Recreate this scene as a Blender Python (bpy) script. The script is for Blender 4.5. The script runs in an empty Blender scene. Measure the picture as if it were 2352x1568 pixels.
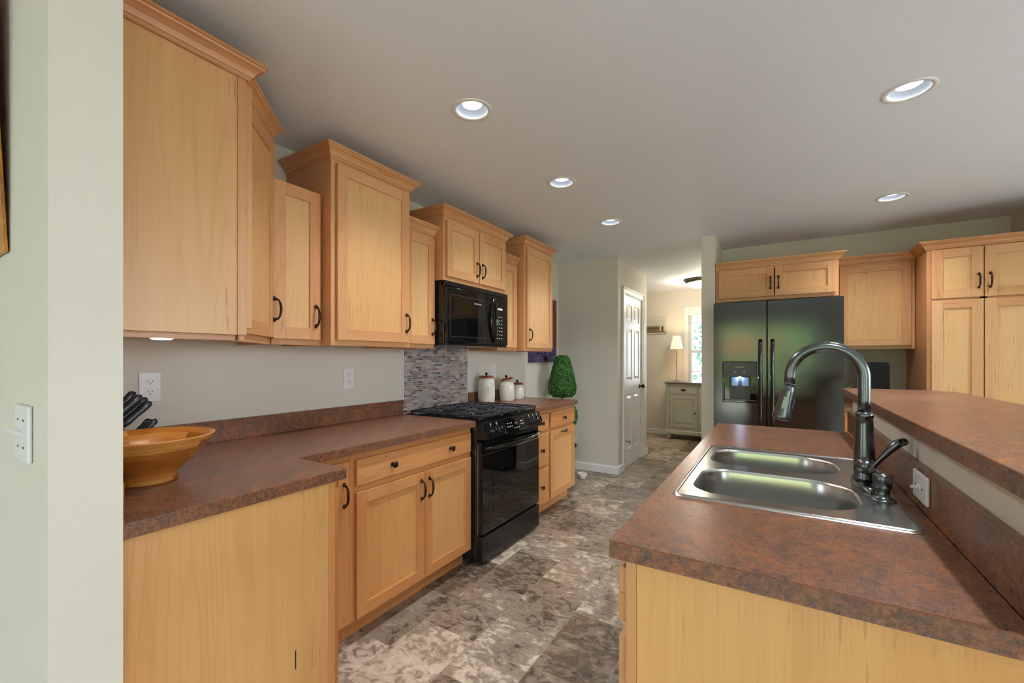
import bpy, math, random
from mathutils import Vector, Matrix, Euler
R = math.radians
random.seed(7)
scene = bpy.context.scene
COL = scene.collection

# ------------------------------------------------------------------ camera, world, light, exposure
W_PX = 2352
cam_data = bpy.data.cameras.new('camera')
cam = bpy.data.objects.new('camera', cam_data); COL.objects.link(cam)
cam_data.sensor_fit = 'HORIZONTAL'; cam_data.sensor_width = 36.0
cam_data.lens = 990.7 / W_PX * 36.0
cam_data.shift_x = 0.8 / W_PX
cam_data.shift_y = 38.1 / W_PX
cam_data.clip_start = 0.05
cam.location = (2.2691, 0.0, 1.309)
cam.rotation_euler = (R(90), 0, 0.5543)
scene.camera = cam

SKY_STRENGTH = 9.5
EXPOSURE = 0.40
CAN_W = 70.0
world = bpy.data.worlds.new('world'); scene.world = world
world.use_nodes = True
wn = world.node_tree.nodes; wl = world.node_tree.links
wn.clear()
wo = wn.new('ShaderNodeOutputWorld'); wb = wn.new('ShaderNodeBackground')
wb.inputs['Color'].default_value = (0.88, 0.95, 1.0, 1)
wb.inputs['Strength'].default_value = SKY_STRENGTH
wl.new(wb.outputs[0], wo.inputs[0])
sun_d = bpy.data.lights.new('sun', 'SUN'); sun_d.energy = 13; sun_d.angle = R(2); sun_d.color = (1, .95, .86)
sun = bpy.data.objects.new('sun', sun_d); COL.objects.link(sun)
sun.rotation_euler = (0, R(-42), 0); sun.location = (-8, 0, 9)

vs = scene.view_settings
scene.display_settings.display_device = 'sRGB'
vs.view_transform = 'Standard'; vs.look = 'None'; vs.gamma = 1.0; vs.use_curve_mapping = False
vs.exposure = EXPOSURE
cy = scene.cycles
cy.use_denoising = True
try: cy.denoiser = 'OPENIMAGEDENOISE'
except Exception: pass
cy.max_bounces = 12; cy.diffuse_bounces = 8; cy.glossy_bounces = 6; cy.transmission_bounces = 8
cy.sample_clamp_indirect = 6.0; cy.caustics_reflective = False; cy.caustics_refractive = False

def portal(loc, rot, sx, sy):
    d = bpy.data.lights.new('window_portal', 'AREA'); d.shape = 'RECTANGLE'; d.size = sx; d.size_y = sy
    d.energy = 1; d.cycles.is_portal = True
    o = bpy.data.objects.new('window_portal', d); COL.objects.link(o); o.location = loc; o.rotation_euler = rot
# daylight portals stand in the window openings
portal((2.0, -3.17, 1.05), (R(90), 0, 0), 1.9, 2.1)
portal((-1.85, -3.17, 1.25), (R(90), 0, 0), 1.5, 1.7)
portal((5.0, -3.17, 1.25), (R(90), 0, 0), 2.2, 1.7)
portal((6.17, 2.2, 1.25), (R(90), 0, R(90)), 2.6, 2.0)
portal((6.17, -2.1, 1.25), (R(90), 0, R(90)), 1.2, 2.0)
portal((1.40, 7.68, 1.45), (R(90), 0, R(180)), 0.85, 1.3)

# ------------------------------------------------------------------ materials
def c(r, g, b):
    f = lambda v: (v/255/12.92) if v/255 <= .04045 else ((v/255+.055)/1.055)**2.4
    return (f(r), f(g), f(b), 1)
class NT:
    def __init__(s, name):
        s.m = bpy.data.materials.new(name); s.m.use_nodes = True
        s.t = s.m.node_tree; s.t.nodes.clear()
        s.out = s.n('ShaderNodeOutputMaterial'); s.b = s.n('ShaderNodeBsdfPrincipled')
        s.l(s.b.outputs[0], s.out.inputs[0])
    def n(s, t, **k):
        x = s.t.nodes.new(t)
        for a, v in k.items(): setattr(x, a, v)
        return x
    def l(s, a, b): s.t.links.new(a, b)
    def set(s, **k):
        names = dict(rough='Roughness', metal='Metallic', col='Base Color', coat='Coat Weight', spec='Specular IOR Level', ior='IOR', trans='Transmission Weight', estr='Emission Strength', ecol='Emission Color', coatr='Coat Roughness', alpha='Alpha')
        for a, v in k.items(): s.b.inputs[names[a]].default_value = v
        return s
    def math(s, op, a, b=None, c_=None):
        x = s.n('ShaderNodeMath', operation=op)
        for i, v in enumerate((a, b, c_)):
            if v is None: continue
            if isinstance(v, (int, float)): x.inputs[i].default_value = v
            else: s.l(v, x.inputs[i])
        return x.outputs[0]
    def ramp(s, fac, stops, interp='LINEAR'):
        r = s.n('ShaderNodeValToRGB'); r.color_ramp.interpolation = interp
        e = r.color_ramp.elements
        while len(e) < len(stops): e.new(.5)
        for i, (p, cc) in enumerate(stops): e[i].position = p; e[i].color = cc
        s.l(fac, r.inputs[0]); return r.outputs[0]
    def mix(s, fac, a, b, mode='MIX'):
        x = s.n('ShaderNodeMix', data_type='RGBA', blend_type=mode)
        for i, v in ((0, fac), (6, a), (7, b)):
            if isinstance(v, (int, float, tuple)): x.inputs[i].default_value = v
            else: s.l(v, x.inputs[i])
        return x.outputs[2]
    def noise(s, vec, scale, detail=4, rough=.5, dist=0, dim='3D', w=None):
        x = s.n('ShaderNodeTexNoise', noise_dimensions=dim)
        x.inputs['Scale'].default_value = scale; x.inputs['Detail'].default_value = detail
        x.inputs['Roughness'].default_value = rough; x.inputs['Distortion'].default_value = dist
        if vec is not None: s.l(vec, x.inputs['Vector'])
        if w is not None: s.l(w, x.inputs['W'])
        return x.outputs[0]
    def mapping(s, vec, scale=(1, 1, 1), loc=(0, 0, 0), rot=(0, 0, 0)):
        x = s.n('ShaderNodeMapping'); s.l(vec, x.inputs[0])
        x.inputs['Scale'].default_value = scale; x.inputs['Location'].default_value = loc; x.inputs['Rotation'].default_value = rot
        return x.outputs[0]
    def tc(s, kind='Object'): return s.n('ShaderNodeTexCoord').outputs[kind]
    def bump(s, h, strength=.2, dist=.01):
        x = s.n('ShaderNodeBump'); x.inputs['Strength'].default_value = strength; x.inputs['Distance'].default_value = dist
        s.l(h, x.inputs['Height']); s.l(x.outputs[0], s.b.inputs['Normal'])

def plain(name, col, rough=.5, metal=0, **k):
    m = NT(name); m.set(col=col, rough=rough, metal=metal, **k); return m.m
def paint(name, col, rough=.6, bump=.06, scale=180):
    m = NT(name); m.set(rough=rough, spec=.3)
    v = m.n('ShaderNodeNewGeometry').outputs['Position']
    n = m.noise(v, scale, 3, .6)
    n2 = m.noise(v, 1.5, 2, .5)
    k = tuple(x*.96 for x in col[:3])+(1,)
    m.l(m.mix(n2, col, k), m.b.inputs['Base Color'])
    m.bump(n, bump, .004); return m.m

def maple(name='maple_wood', lo=(194, 141, 86), mid=(207, 156, 100), hi=(216, 168, 112), fig=.22, flk=.6):
    m = NT(name); m.set(rough=.36, spec=.45, coat=.12, coatr=.25)
    uv = m.n('ShaderNodeUVMap').outputs[0]
    g1 = m.noise(m.mapping(uv, (1.1, 15, 1)), 1, 4, .55, 1.2)
    g2 = m.noise(m.mapping(uv, (3.5, 260, 1)), 1, 2, .5)
    fld = m.noise(m.mapping(uv, (.26, 3.0, 1)), 1, 2, .35)
    rg = m.math('SINE', m.math('MULTIPLY', fld, 170))
    amp = m.noise(m.mapping(uv, (1.2, 6, 1)), 1, 2, .5)
    base = m.ramp(g1, [(.28, c(*lo)), (.5, c(*mid)), (.72, c(*hi))])
    tone = m.ramp(m.noise(m.mapping(uv, (.45, 1.1, 1)), 1, 1, .5), [(.32, c(lo[0]-4, lo[1]-14, lo[2]-12)), (.5, c(*mid)), (.68, c(hi[0]+4, hi[1]+10, hi[2]+12))])
    x = m.mix(.5, base, tone)
    fg = m.math('MULTIPLY', m.ramp(rg, [(.0, (0, 0, 0, 1)), (.55, (.05, .05, .05, 1)), (1, (1, 1, 1, 1))]), m.ramp(amp, [(.35, (.1, .1, .1, 1)), (.65, (1, 1, 1, 1))]))
    x = m.mix(m.math('MULTIPLY', fg, fig), x, c(172, 116, 66))
    x = m.mix(m.math('MULTIPLY', m.ramp(g2, [(.56, (0, 0, 0, 1)), (.72, (1, 1, 1, 1))]), .2), x, c(170, 112, 62))
    fl = m.noise(m.mapping(uv, (7, 110, 1)), 1, 1, .4); big = m.noise(m.mapping(uv, (1.1, 3, 1)), 1, 1, .4)
    f = m.math('MULTIPLY', m.ramp(fl, [(.66, (0, 0, 0, 1)), (.71, (1, 1, 1, 1))]), m.ramp(big, [(.44, (0, 0, 0, 1)), (.58, (1, 1, 1, 1))]))
    x = m.mix(m.math('MULTIPLY', f, flk), x, c(140, 84, 42))
    m.l(x, m.b.inputs['Base Color']); m.bump(g2, .03, .002)
    return m.m

def laminate(name='laminate', k=1.0):
    m = NT(name); m.set(rough=.27, spec=.5)
    v = m.tc('Object')
    a = m.noise(m.mapping(v, (1, 1.7, 1)), 75, 8, .78, .4); b = m.noise(v, 13, 6, .7, 1.0); d = m.noise(v, 260, 3, .7, .3)
    x = m.ramp(a, [(.32, c(44, 38, 38)), (.43, c(78, 60, 54)), (.5, c(110, 76, 58)), (.56, c(162, 103, 66)), (.64, c(134, 104, 88)), (.78, c(150, 134, 124))])
    y = m.ramp(b, [(.36, c(86, 72, 68)), (.49, c(116, 80, 60)), (.62, c(164, 101, 62))])
    x = m.mix(.42, x, y)
    x = m.mix(m.math('MULTIPLY', m.ramp(d, [(.3, (1, 1, 1, 1)), (.44, (0, 0, 0, 1))]), .45), x, c(40, 32, 32))
    x = m.mix(m.math('MULTIPLY', m.ramp(d, [(.56, (0, 0, 0, 1)), (.7, (1, 1, 1, 1))]), .28), x, c(172, 138, 116))
    m.l(x, m.b.inputs['Base Color'])
    m.l(m.ramp(d, [(.3, (.22,)*3+(1,)), (.7, (.36,)*3+(1,))]), m.b.inputs['Roughness'])
    m.bump(d, .12, .002); return m.m

def slate_floor():
    m = NT('slate_tile'); m.set(rough=.3, spec=.5)
    pos = m.n('ShaderNodeNewGeometry').outputs['Position']
    sep = m.n('ShaderNodeSeparateXYZ'); m.l(pos, sep.inputs[0])
    cmb = m.n('ShaderNodeCombineXYZ')
    m.l(m.math('ADD', sep.outputs[1], 20.1144), cmb.inputs[0]); m.l(m.math('ADD', sep.outputs[0], 6.1-.155), cmb.inputs[1])
    br = m.n('ShaderNodeTexBrick'); m.l(cmb.outputs[0], br.inputs['Vector'])
    br.offset = .5; br.offset_frequency = 2; br.squash = 1
    br.inputs['Color1'].default_value = (0, 0, 0, 1); br.inputs['Color2'].default_value = (1, 1, 1, 1); br.inputs['Mortar'].default_value = (.5, .5, .5, 1)
    br.inputs['Scale'].default_value = 1; br.inputs['Mortar Size'].default_value = .0012; br.inputs['Mortar Smooth'].default_value = 0; br.inputs['Bias'].default_value = 0
    br.inputs['Brick Width'].default_value = .4572; br.inputs['Row Height'].default_value = .305
    rnd = m.math('MULTIPLY', br.outputs['Color'], 1.0)
    w = m.math('MULTIPLY', rnd, 37.0)
    big = m.noise(pos, 4.2, 6, .62, 1.6, '4D', w)
    mid = m.noise(m.mapping(pos, (1, 1.6, 1)), 9, 8, .68, 2.0, '4D', w)
    fine = m.noise(pos, 42, 6, .7, .8, '4D', w)
    per = m.n('ShaderNodeTexWhiteNoise', noise_dimensions='1D'); m.l(w, per.inputs['W'])
    h = m.math('ADD', m.math('MULTIPLY', big, .45), m.math('MULTIPLY', mid, .55))
    h = m.math('ADD', h, m.math('MULTIPLY', m.math('SUBTRACT', per.outputs[0], .5), .15))
    x = m.ramp(h, [(.34, c(70, 60, 51)), (.425, c(98, 86, 74)), (.445, c(126, 113, 99)), (.52, c(142, 129, 114)), (.555, c(158, 145, 129)), (.572, c(186, 172, 154)), (.67, c(214, 200, 182))])
    warm = m.noise(pos, 2.3, 3, .5, 0, '4D', w)
    x = m.mix(m.math('MULTIPLY', m.ramp(warm, [(.45, (0, 0, 0, 1)), (.7, (1, 1, 1, 1))]), .35), x, c(140, 108, 78))
    x = m.mix(m.math('MULTIPLY', m.ramp(fine, [(.3, (1, 1, 1, 1)), (.45, (0, 0, 0, 1))]), .45), x, c(70, 62, 55))
    vor = m.n('ShaderNodeTexVoronoi', feature='DISTANCE_TO_EDGE', voronoi_dimensions='3D'); vor.inputs['Scale'].default_value = 5.5
    vv = m.n('ShaderNodeVectorMath', operation='ADD'); m.l(pos, vv.inputs[0])
    nn = m.n('ShaderNodeTexNoise'); nn.inputs['Scale'].default_value = 6; nn.inputs['Detail'].default_value = 5; m.l(pos, nn.inputs['Vector']); 
    m.l(nn.outputs[1], vv.inputs[1]); m.l(vv.outputs[0], vor.inputs['Vector'])
    crack = m.ramp(vor.outputs[0], [(0.0, (1, 1, 1, 1)), (.016, (0, 0, 0, 1))])
    x = m.mix(m.math('MULTIPLY', crack, .5), x, c(72, 62, 54))
    x = m.mix(br.outputs['Fac'], x, c(150, 138, 122))
    m.l(x, m.b.inputs['Base Color'])
    m.l(m.ramp(mid, [(.3, (.24,)*3+(1,)), (.7, (.42,)*3+(1,))]), m.b.inputs['Roughness'])
    m.bump(m.math('SUBTRACT', m.math('ADD', mid, m.math('MULTIPLY', fine, .25)), m.math('MULTIPLY', br.outputs['Fac'], .3)), .22, .004)
    return m.m

def mosaic():
    m = NT('mosaic_tile'); m.set(rough=.22, spec=.5)
    v = m.tc('Object'); sep = m.n('ShaderNodeSeparateXYZ'); m.l(v, sep.inputs[0])
    cmb = m.n('ShaderNodeCombineXYZ'); m.l(m.math('ADD', sep.outputs[1], 5), cmb.inputs[0]); m.l(m.math('ADD', sep.outputs[2], 5), cmb.inputs[1])
    br = m.n('ShaderNodeTexBrick'); m.l(cmb.outputs[0], br.inputs['Vector'])
    br.offset = .37; br.offset_frequency = 3; br.squash = .85; br.squash_frequency = 4
    br.inputs['Color1'].default_value = (0, 0, 0, 1); br.inputs['Color2'].default_value = (1, 1, 1, 1); br.inputs['Mortar'].default_value = (.5, .5, .5, 1)
    br.inputs['Scale'].default_value = 1; br.inputs['Mortar Size'].default_value = .0015; br.inputs['Mortar Smooth'].default_value = 0.1
    br.inputs['Brick Width'].default_value = .054; br.inputs['Row Height'].default_value = .0155
    w = m.n('ShaderNodeTexWhiteNoise', noise_dimensions='1D'); m.l(m.math('MULTIPLY', br.outputs['Color'], 91.7), w.inputs['W'])
    x = m.ramp(w.outputs[0], [(0, c(168, 152, 148)), (.22, c(186, 176, 172)), (.38, c(140, 124, 120)), (.52, c(96, 102, 114)), (.64, c(160, 136, 128)), (.78, c(96, 80, 76)), (.86, c(62, 38, 36)), (.94, c(150, 158, 160))], 'CONSTANT')
    n = m.noise(v, 160, 3, .7)
    x = m.mix(m.math('MULTIPLY', n, .3), x, c(190, 170, 160))
    x = m.mix(br.outputs['Fac'], x, c(196, 188, 184))
    m.l(x, m.b.inputs['Base Color']); m.bump(br.outputs['Fac'], .3, -.002); return m.m

def metal(name, col, rough, brushed=None):
    m = NT(name); m.set(col=col, rough=rough, metal=1)
    if brushed:
        n = m.noise(m.mapping(m.tc('Object'), brushed), 1, 3, .6)
        m.l(m.ramp(n, [(.3, (rough*.75,)*3+(1,)), (.7, (rough*1.3,)*3+(1,))]), m.b.inputs['Roughness'])
    return m.m
def speckle(name, col, rough, bscale, bstr, **k):
    m = NT(name); m.set(col=col, rough=rough, **k); m.bump(m.noise(m.tc('Object'), bscale, 2, .6), bstr, .001); return m.m
def bowl_wood():
    m = NT('bowl_wood'); m.set(rough=.35, coat=.2, coatr=.2)
    v = m.tc('Object'); sep = m.n('ShaderNodeSeparateXYZ'); m.l(v, sep.inputs[0])
    ang = m.math('ARCTAN2', sep.outputs[1], sep.outputs[0]); cmb = m.n('ShaderNodeCombineXYZ')
    m.l(m.math('ADD', m.math('MULTIPLY', ang, .15), 2), cmb.inputs[0]); m.l(m.math('ADD', sep.outputs[2], .004), cmb.inputs[1])
    br = m.n('ShaderNodeTexBrick'); m.l(cmb.outputs[0], br.inputs['Vector'])
    br.inputs['Color1'].default_value = (0, 0, 0, 1); br.inputs['Color2'].default_value = (1, 1, 1, 1)
    br.inputs['Scale'].default_value = 1; br.inputs['Mortar Size'].default_value = 0; br.inputs['Brick Width'].default_value = .22; br.inputs['Row Height'].default_value = .019
    t = m.ramp(br.outputs[0], [(0, c(146, 84, 26)), (.35, c(176, 108, 40)), (.6, c(196, 128, 54)), (1, c(220, 160, 84))])
    g = m.noise(m.mapping(cmb.outputs[0], (14, 160, 1)), 1, 4, .6, .8)
    x = m.mix(m.math('MULTIPLY', m.ramp(g, [(.4, (0, 0, 0, 1)), (.7, (1, 1, 1, 1))]), .5), t, c(150, 86, 30))
    m.l(x, m.b.inputs['Base Color']); return m.m
def emit(name, col, s):
    m = NT(name); m.set(col=(0, 0, 0, 1), ecol=col, estr=s); return m.m
def foliage(name, a, b):
    m = NT(name); m.set(rough=.55)
    oi = m.noise(m.tc('Object'), 30, 2, .6)
    m.l(m.ramp(oi, [(.35, a), (.65, b)]), m.b.inputs['Base Color']); return m.m
def glass(name):
    m = NT(name)
    g = m.n('ShaderNodeBsdfGlossy'); g.inputs['Roughness'].default_value = .02; t = m.n('ShaderNodeBsdfTransparent'); mx = m.n('ShaderNodeMixShader')
    fr = m.n('ShaderNodeFresnel'); fr.inputs[0].default_value = 1.45
    m.l(fr.outputs[0], mx.inputs[0]); m.l(t.outputs[0], mx.inputs[1]); m.l(g.outputs[0], mx.inputs[2]); m.l(mx.outputs[0], m.out.inputs[0]); return m.m
def artwork(name, stops, scale, rough=.5, bstr=.3, stretch=(1, 1, 1)):
    m = NT(name); m.set(rough=rough)
    v = m.mapping(m.tc('Object'), stretch); n = m.noise(v, scale, 8, .68, 1.2); f = m.noise(v, scale*9, 4, .7)
    x = m.ramp(n, stops); x = m.mix(m.math('MULTIPLY', m.ramp(f, [(.5, (0, 0, 0, 1)), (.7, (1, 1, 1, 1))]), .4), x, stops[-1][1])
    m.l(x, m.b.inputs['Base Color']); m.bump(f, bstr, .003); return m.m

M = {}
M['wall'] = paint('wall_paint', c(217, 213, 202))
M['ceil'] = paint('ceiling_paint', c(233, 239, 246), .7, .12, 260)
M['trim'] = plain('white_trim_paint', c(232, 232, 232), .35)
M['maple'] = maple('maple_wood', (196, 140, 92), (205, 152, 104), (212, 161, 114), .26, .5); M['mbase_lit'] = maple('maple_base_warm_lit', (196, 132, 76), (205, 145, 88), (212, 154, 98), .26, .5); M['mend_lit'] = maple('maple_end_warm_lit', (204, 147, 86), (213, 158, 95), (220, 168, 107), .16, .3); M['mpanel'] = maple('maple_panel', (206, 157, 102), (212, 165, 110), (218, 173, 120), .17, .6); M['lam'] = laminate(); M['floor'] = slate_floor(); M['mosaic'] = mosaic()  # base and end maple: warm bounce light tinted into the colour
M['bronze'] = metal('oil_rubbed_bronze', c(62, 50, 46), .3)
M['faucet'] = metal('brushed_gunmetal', c(104, 108, 110), .26)
M['black'] = plain('black_gloss', c(14, 14, 15), .06, spec=.55)
M['blackglass'] = plain('black_oven_glass', c(10, 10, 11), .03, spec=.7)
M['blacksoft'] = plain('black_enamel', c(22, 22, 23), .22)
M['fridge'] = speckle('fridge_black_textured', c(17, 17, 18), .12, 420, .03, spec=.6, ior=1.8)
M['iron'] = speckle('cast_iron', c(44, 46, 52), .38, 300, .2, spec=.6)
M['steel'] = metal('stainless_steel', c(196, 196, 194), .25)
M['chrome'] = metal('polished_chrome', c(210, 210, 214), .08)
M['white'] = plain('white_plastic', c(226, 228, 230), .3)
M['dark'] = plain('dark_slot', c(20, 18, 18), .6)
M['greypl'] = plain('dark_grey_plastic', c(62, 62, 64), .35)
M['print'] = plain('white_print', c(214, 214, 214), .5)
M['redprint'] = plain('red_print', c(200, 60, 40), .5)
M['ceramic'] = plain('cream_ceramic', c(222, 218, 206), .18, coat=.3)
M['bowlw'] = bowl_wood()
M['lidwood'] = plain('walnut_lid', c(130, 70, 34), .4)
M['leaf'] = foliage('boxwood_leaves', c(28, 74, 22), c(70, 128, 48))
M['leaf2'] = foliage('garden_leaves', c(112, 152, 88), c(166, 196, 142))
M['leaf3'] = foliage('blue_green_needles', c(34, 76, 66), c(92, 140, 118))
M['bark'] = plain('bark', c(70, 50, 36), .8)
M['bounce_carpet'] = paint('pale_bounce_carpet', c(214, 212, 210), .9, .4, 300)
M['patio'] = paint('pale_bounce_concrete', c(196, 194, 190), .8, .2, 60)
M['grass'] = foliage('lawn', c(120, 124, 96), c(146, 148, 122))
M['canbulb'] = emit('led_lens', (.93, .97, 1, 1), 9)
M['puck'] = emit('puck_lens', (.95, .98, 1, 1), 3)
M['canin'] = plain('white_baffle', c(168, 175, 188), .5)
M['dome'] = emit('alabaster_glow', (1, .93, .78, 1), 3.2)
M['shade'] = None
M['glass'] = glass('window_glass')
M['console'] = paint('grey_green_furniture_paint', c(186, 184, 170), .45, .03)
M['consoletop'] = plain('grey_wood_top', c(120, 112, 102), .35)
M['gold'] = metal('gold_beads', c(206, 168, 96), .3)
M['copper'] = metal('aged_copper', c(120, 72, 56), .35)
M['nickel'] = metal('antique_nickel', c(120, 112, 88), .35)
M['orangeart'] = artwork('textured_gold_paint', [(.3, c(120, 72, 24)), (.5, c(186, 118, 36)), (.65, c(214, 150, 52)), (.8, c(150, 120, 40))], 7, .35, .8)
M['purpleart'] = artwork('purple_sky_paint', [(.3, c(22, 18, 40)), (.45, c(44, 38, 80)), (.6, c(84, 74, 124)), (.75, c(140, 126, 170))], 8, .4, .2, (1, 2.2, .7))
M['redart'] = artwork('crimson_paint', [(.3, c(60, 16, 14)), (.6, c(140, 50, 28)), (.8, c(200, 100, 50))], 6, .4, .2)
M['crystal'] = plain('crystal', c(240, 245, 250), .02, trans=.7, ior=1.5)
m_ = NT('linen_shade'); m_.set(col=c(240, 222, 190), rough=.8, ecol=(1, .78, .48, 1), estr=.55)
n_ = m_.noise(m_.tc('Object'), 30, 5, .7); m_.l(m_.ramp(n_, [(.35, c(214, 190, 150)), (.6, c(244, 230, 204))]), m_.b.inputs['Base Color']); M['shade'] = m_.m

# ------------------------------------------------------------------ mesh helpers
class MB:
    def __init__(s): s.v = []; s.f = []; s.uv = []; s.mi = []; s.sm = []
    def _off(s): return (random.uniform(0, 90), random.uniform(0, 90))
    def poly(s, pts, faces, grain=None, mi=0, smooth=False):
        b = len(s.v); s.v += [tuple(p) for p in pts]; o = s._off()
        for f in faces:
            s.f.append([b+i for i in f]); s.mi.append(mi); s.sm.append(smooth)
            P = [Vector(pts[i]) for i in f]
            if grain is None: s.uv.append([(p.x, p.y) for p in P]); continue
            n = (P[1]-P[0]).cross(P[2]-P[1]); ax = max(range(3), key=lambda i: abs(n[i]))
            oth = [i for i in range(3) if i != ax]
            g = grain if grain in oth else oth[0]; h = [i for i in oth if i != g][0]
            s.uv.append([(p[g]+o[0], p[h]+o[1]+ax*.37) for p in P])
    def box(s, x0, x1, y0, y1, z0, z1, grain=2, mi=0):
        p = [(x0, y0, z0), (x1, y0, z0), (x1, y1, z0), (x0, y1, z0), (x0, y0, z1), (x1, y0, z1), (x1, y1, z1), (x0, y1, z1)]
        s.poly(p, [(0, 3, 2, 1), (4, 5, 6, 7), (0, 1, 5, 4), (1, 2, 6, 5), (2, 3, 7, 6), (3, 0, 4, 7)], grain, mi); return s
    def prism(s, pts, z0, z1, grain=1, mi=0):
        n = len(pts); p = [(x, y, z0) for x, y in pts]+[(x, y, z1) for x, y in pts]
        s.poly(p, [tuple(reversed(range(n))), tuple(range(n, 2*n))]+[(i, (i+1) % n, n+(i+1) % n, n+i) for i in range(n)], grain, mi); return s
    def extr(s, pts, axis, a, b, grain=1, mi=0):
        # pts are (p,q) in the two remaining axes (in xyz order), extruded a..b along axis
        def mk(p, q, t):
            r = [p, q]; r.insert(axis, t); return tuple(r)
        n = len(pts); P = [mk(p, q, a) for p, q in pts]+[mk(p, q, b) for p, q in pts]
        s.poly(P, [tuple(reversed(range(n))), tuple(range(n, 2*n))]+[(i, (i+1) % n, n+(i+1) % n, n+i) for i in range(n)], grain, mi); return s
    def lathe(s, prof, segs=32, ctr=(0, 0, 0), mi=0, axis='z', smooth=True, capb=True, capt=True):
        P = []; F = []
        for r, z in prof:
            for i in range(segs):
                a = 2*math.pi*i/segs; q = (r*math.cos(a), r*math.sin(a), z)
                if axis == '-y': q = (q[0], -q[2], q[1])
                elif axis == 'x': q = (q[2], q[0], q[1])
                P.append((q[0]+ctr[0], q[1]+ctr[1], q[2]+ctr[2]))
        for k in range(len(prof)-1):
            for i in range(segs):
                j = (i+1) % segs; F.append((k*segs+i, k*segs+j, (k+1)*segs+j, (k+1)*segs+i))
        s.poly(P, F, None, mi, smooth)
        b = len(s.v)-len(P)
        if capb and prof[0][0] > 1e-5: s.f.append([b+i for i in reversed(range(segs))]); s.uv.append([(0, 0)]*segs); s.mi.append(mi); s.sm.append(False)
        if capt and prof[-1][0] > 1e-5: s.f.append([b+(len(prof)-1)*segs+i for i in range(segs)]); s.uv.append([(0, 0)]*segs); s.mi.append(mi); s.sm.append(False)
        return s
    def tube(s, pts, rad, segs=10, mi=0, cap=True, flat=1.0):
        pts = [Vector(p) for p in pts]; n = len(pts)
        if isinstance(rad, (int, float)): rad = [rad]*n
        t0 = (pts[1]-pts[0]).normalized(); up = Vector((0, 0, 1)) if abs(t0.z) < .9 else Vector((1, 0, 0))
        nx = t0.cross(up).normalized(); P = []
        for i, p in enumerate(pts):
            t = (pts[min(i+1, n-1)]-pts[max(i-1, 0)]).normalized()
            nx = (nx-t*nx.dot(t)).normalized(); ny = t.cross(nx)
            for k in range(segs):
                a = 2*math.pi*k/segs; P.append(tuple(p+(nx*math.cos(a)+ny*math.sin(a)*flat)*rad[i]))
        F = [(i*segs+k, i*segs+(k+1) % segs, (i+1)*segs+(k+1) % segs, (i+1)*segs+k) for i in range(n-1) for k in range(segs)]
        s.poly(P, F, None, mi, True)
        if cap:
            b = len(s.v)-len(P)
            s.f.append([b+k for k in reversed(range(segs))]); s.f.append([b+(n-1)*segs+k for k in range(segs)])
            s.uv += [[(0, 0)]*segs]*2; s.mi += [mi]*2; s.sm += [False]*2
        return s
    def sphere(s, ctr, r, segs=16, rings=10, sc=(1, 1, 1), mi=0):
        P = []; F = []
        for i in range(rings+1):
            t = math.pi*i/rings
            for k in range(segs):
                a = 2*math.pi*k/segs; P.append((ctr[0]+r*sc[0]*math.sin(t)*math.cos(a), ctr[1]+r*sc[1]*math.sin(t)*math.sin(a), ctr[2]-r*sc[2]*math.cos(t)))
        for i in range(rings):
            for k in range(segs): F.append((i*segs+k, i*segs+(k+1) % segs, (i+1)*segs+(k+1) % segs, (i+1)*segs+k))
        s.poly(P, F, None, mi, True); return s
    def sweep(s, path, prof, closed_prof=True, mi=0, grain=0):
        # path: list of (x,y) at z=0, prof: (out,z); out is to the right of travel
        n = len(path); P = []; segn = []
        for i in range(n-1):
            d = Vector((path[i+1][0]-path[i][0], path[i+1][1]-path[i][1])).normalized(); segn.append(Vector((d.y, -d.x)))
        for i, p in enumerate(path):
            if i == 0: m_ = segn[0]
            elif i == n-1: m_ = segn[-1]
            else:
                m_ = (segn[i-1]+segn[i]); m_ = m_/(m_.dot(segn[i])) if m_.length > 1e-6 else segn[i]
            for o, z in prof: P.append((p[0]+m_.x*o, p[1]+m_.y*o, z))
        k = len(prof); F = []
        b = len(s.v); s.v += P
        for i in range(n-1):
            o = s._off(); L = math.hypot(path[i+1][0]-path[i][0], path[i+1][1]-path[i][1]); cum = 0
            for j in range(k if closed_prof else k-1):
                jj = (j+1) % k; dl = math.hypot(prof[jj][0]-prof[j][0], prof[jj][1]-prof[j][1])
                s.f.append([b+i*k+j, b+(i+1)*k+j, b+(i+1)*k+jj, b+i*k+jj])
                s.uv.append([(o[0], o[1]+cum), (o[0]+L, o[1]+cum), (o[0]+L, o[1]+cum+dl), (o[0], o[1]+cum+dl)])
                s.mi.append(mi); s.sm.append(False); cum += dl
        if closed_prof:
            s.f.append([b+j for j in range(k)]); s.f.append([b+(n-1)*k+j for j in reversed(range(k))])
            s.uv += [[(q[0], q[1]) for q in prof]]*2; s.mi += [mi]*2; s.sm += [False]*2
        return s
    def xf(s, mat):
        s.v = [tuple(mat @ Vector(v)) for v in s.v]; return s
    def build(s, name, mats, parent=None, bevel=0, loc=None, rot=None, subs=0, seg=2):
        me = bpy.data.meshes.new(name); me.from_pydata(s.v, [], s.f)
        if not isinstance(mats, (list, tuple)): mats = [mats]
        for m in mats: me.materials.append(m)
        me.polygons.foreach_set('material_index', s.mi); me.polygons.foreach_set('use_smooth', s.sm)
        uvl = me.uv_layers.new(name='UVMap'); flat = [q for f in s.uv for uv in f for q in uv]
        uvl.data.foreach_set('uv', flat); me.update(); me.validate()
        o = bpy.data.objects.new(name, me); COL.objects.link(o)
        if parent: o.parent = parent
        if loc: o.location = loc
        if rot: o.rotation_euler = rot
        if bevel:
            b = o.modifiers.new('bevel', 'BEVEL'); b.width = bevel; b.segments = seg; b.limit_method = 'ANGLE'; b.angle_limit = R(40)
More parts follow.
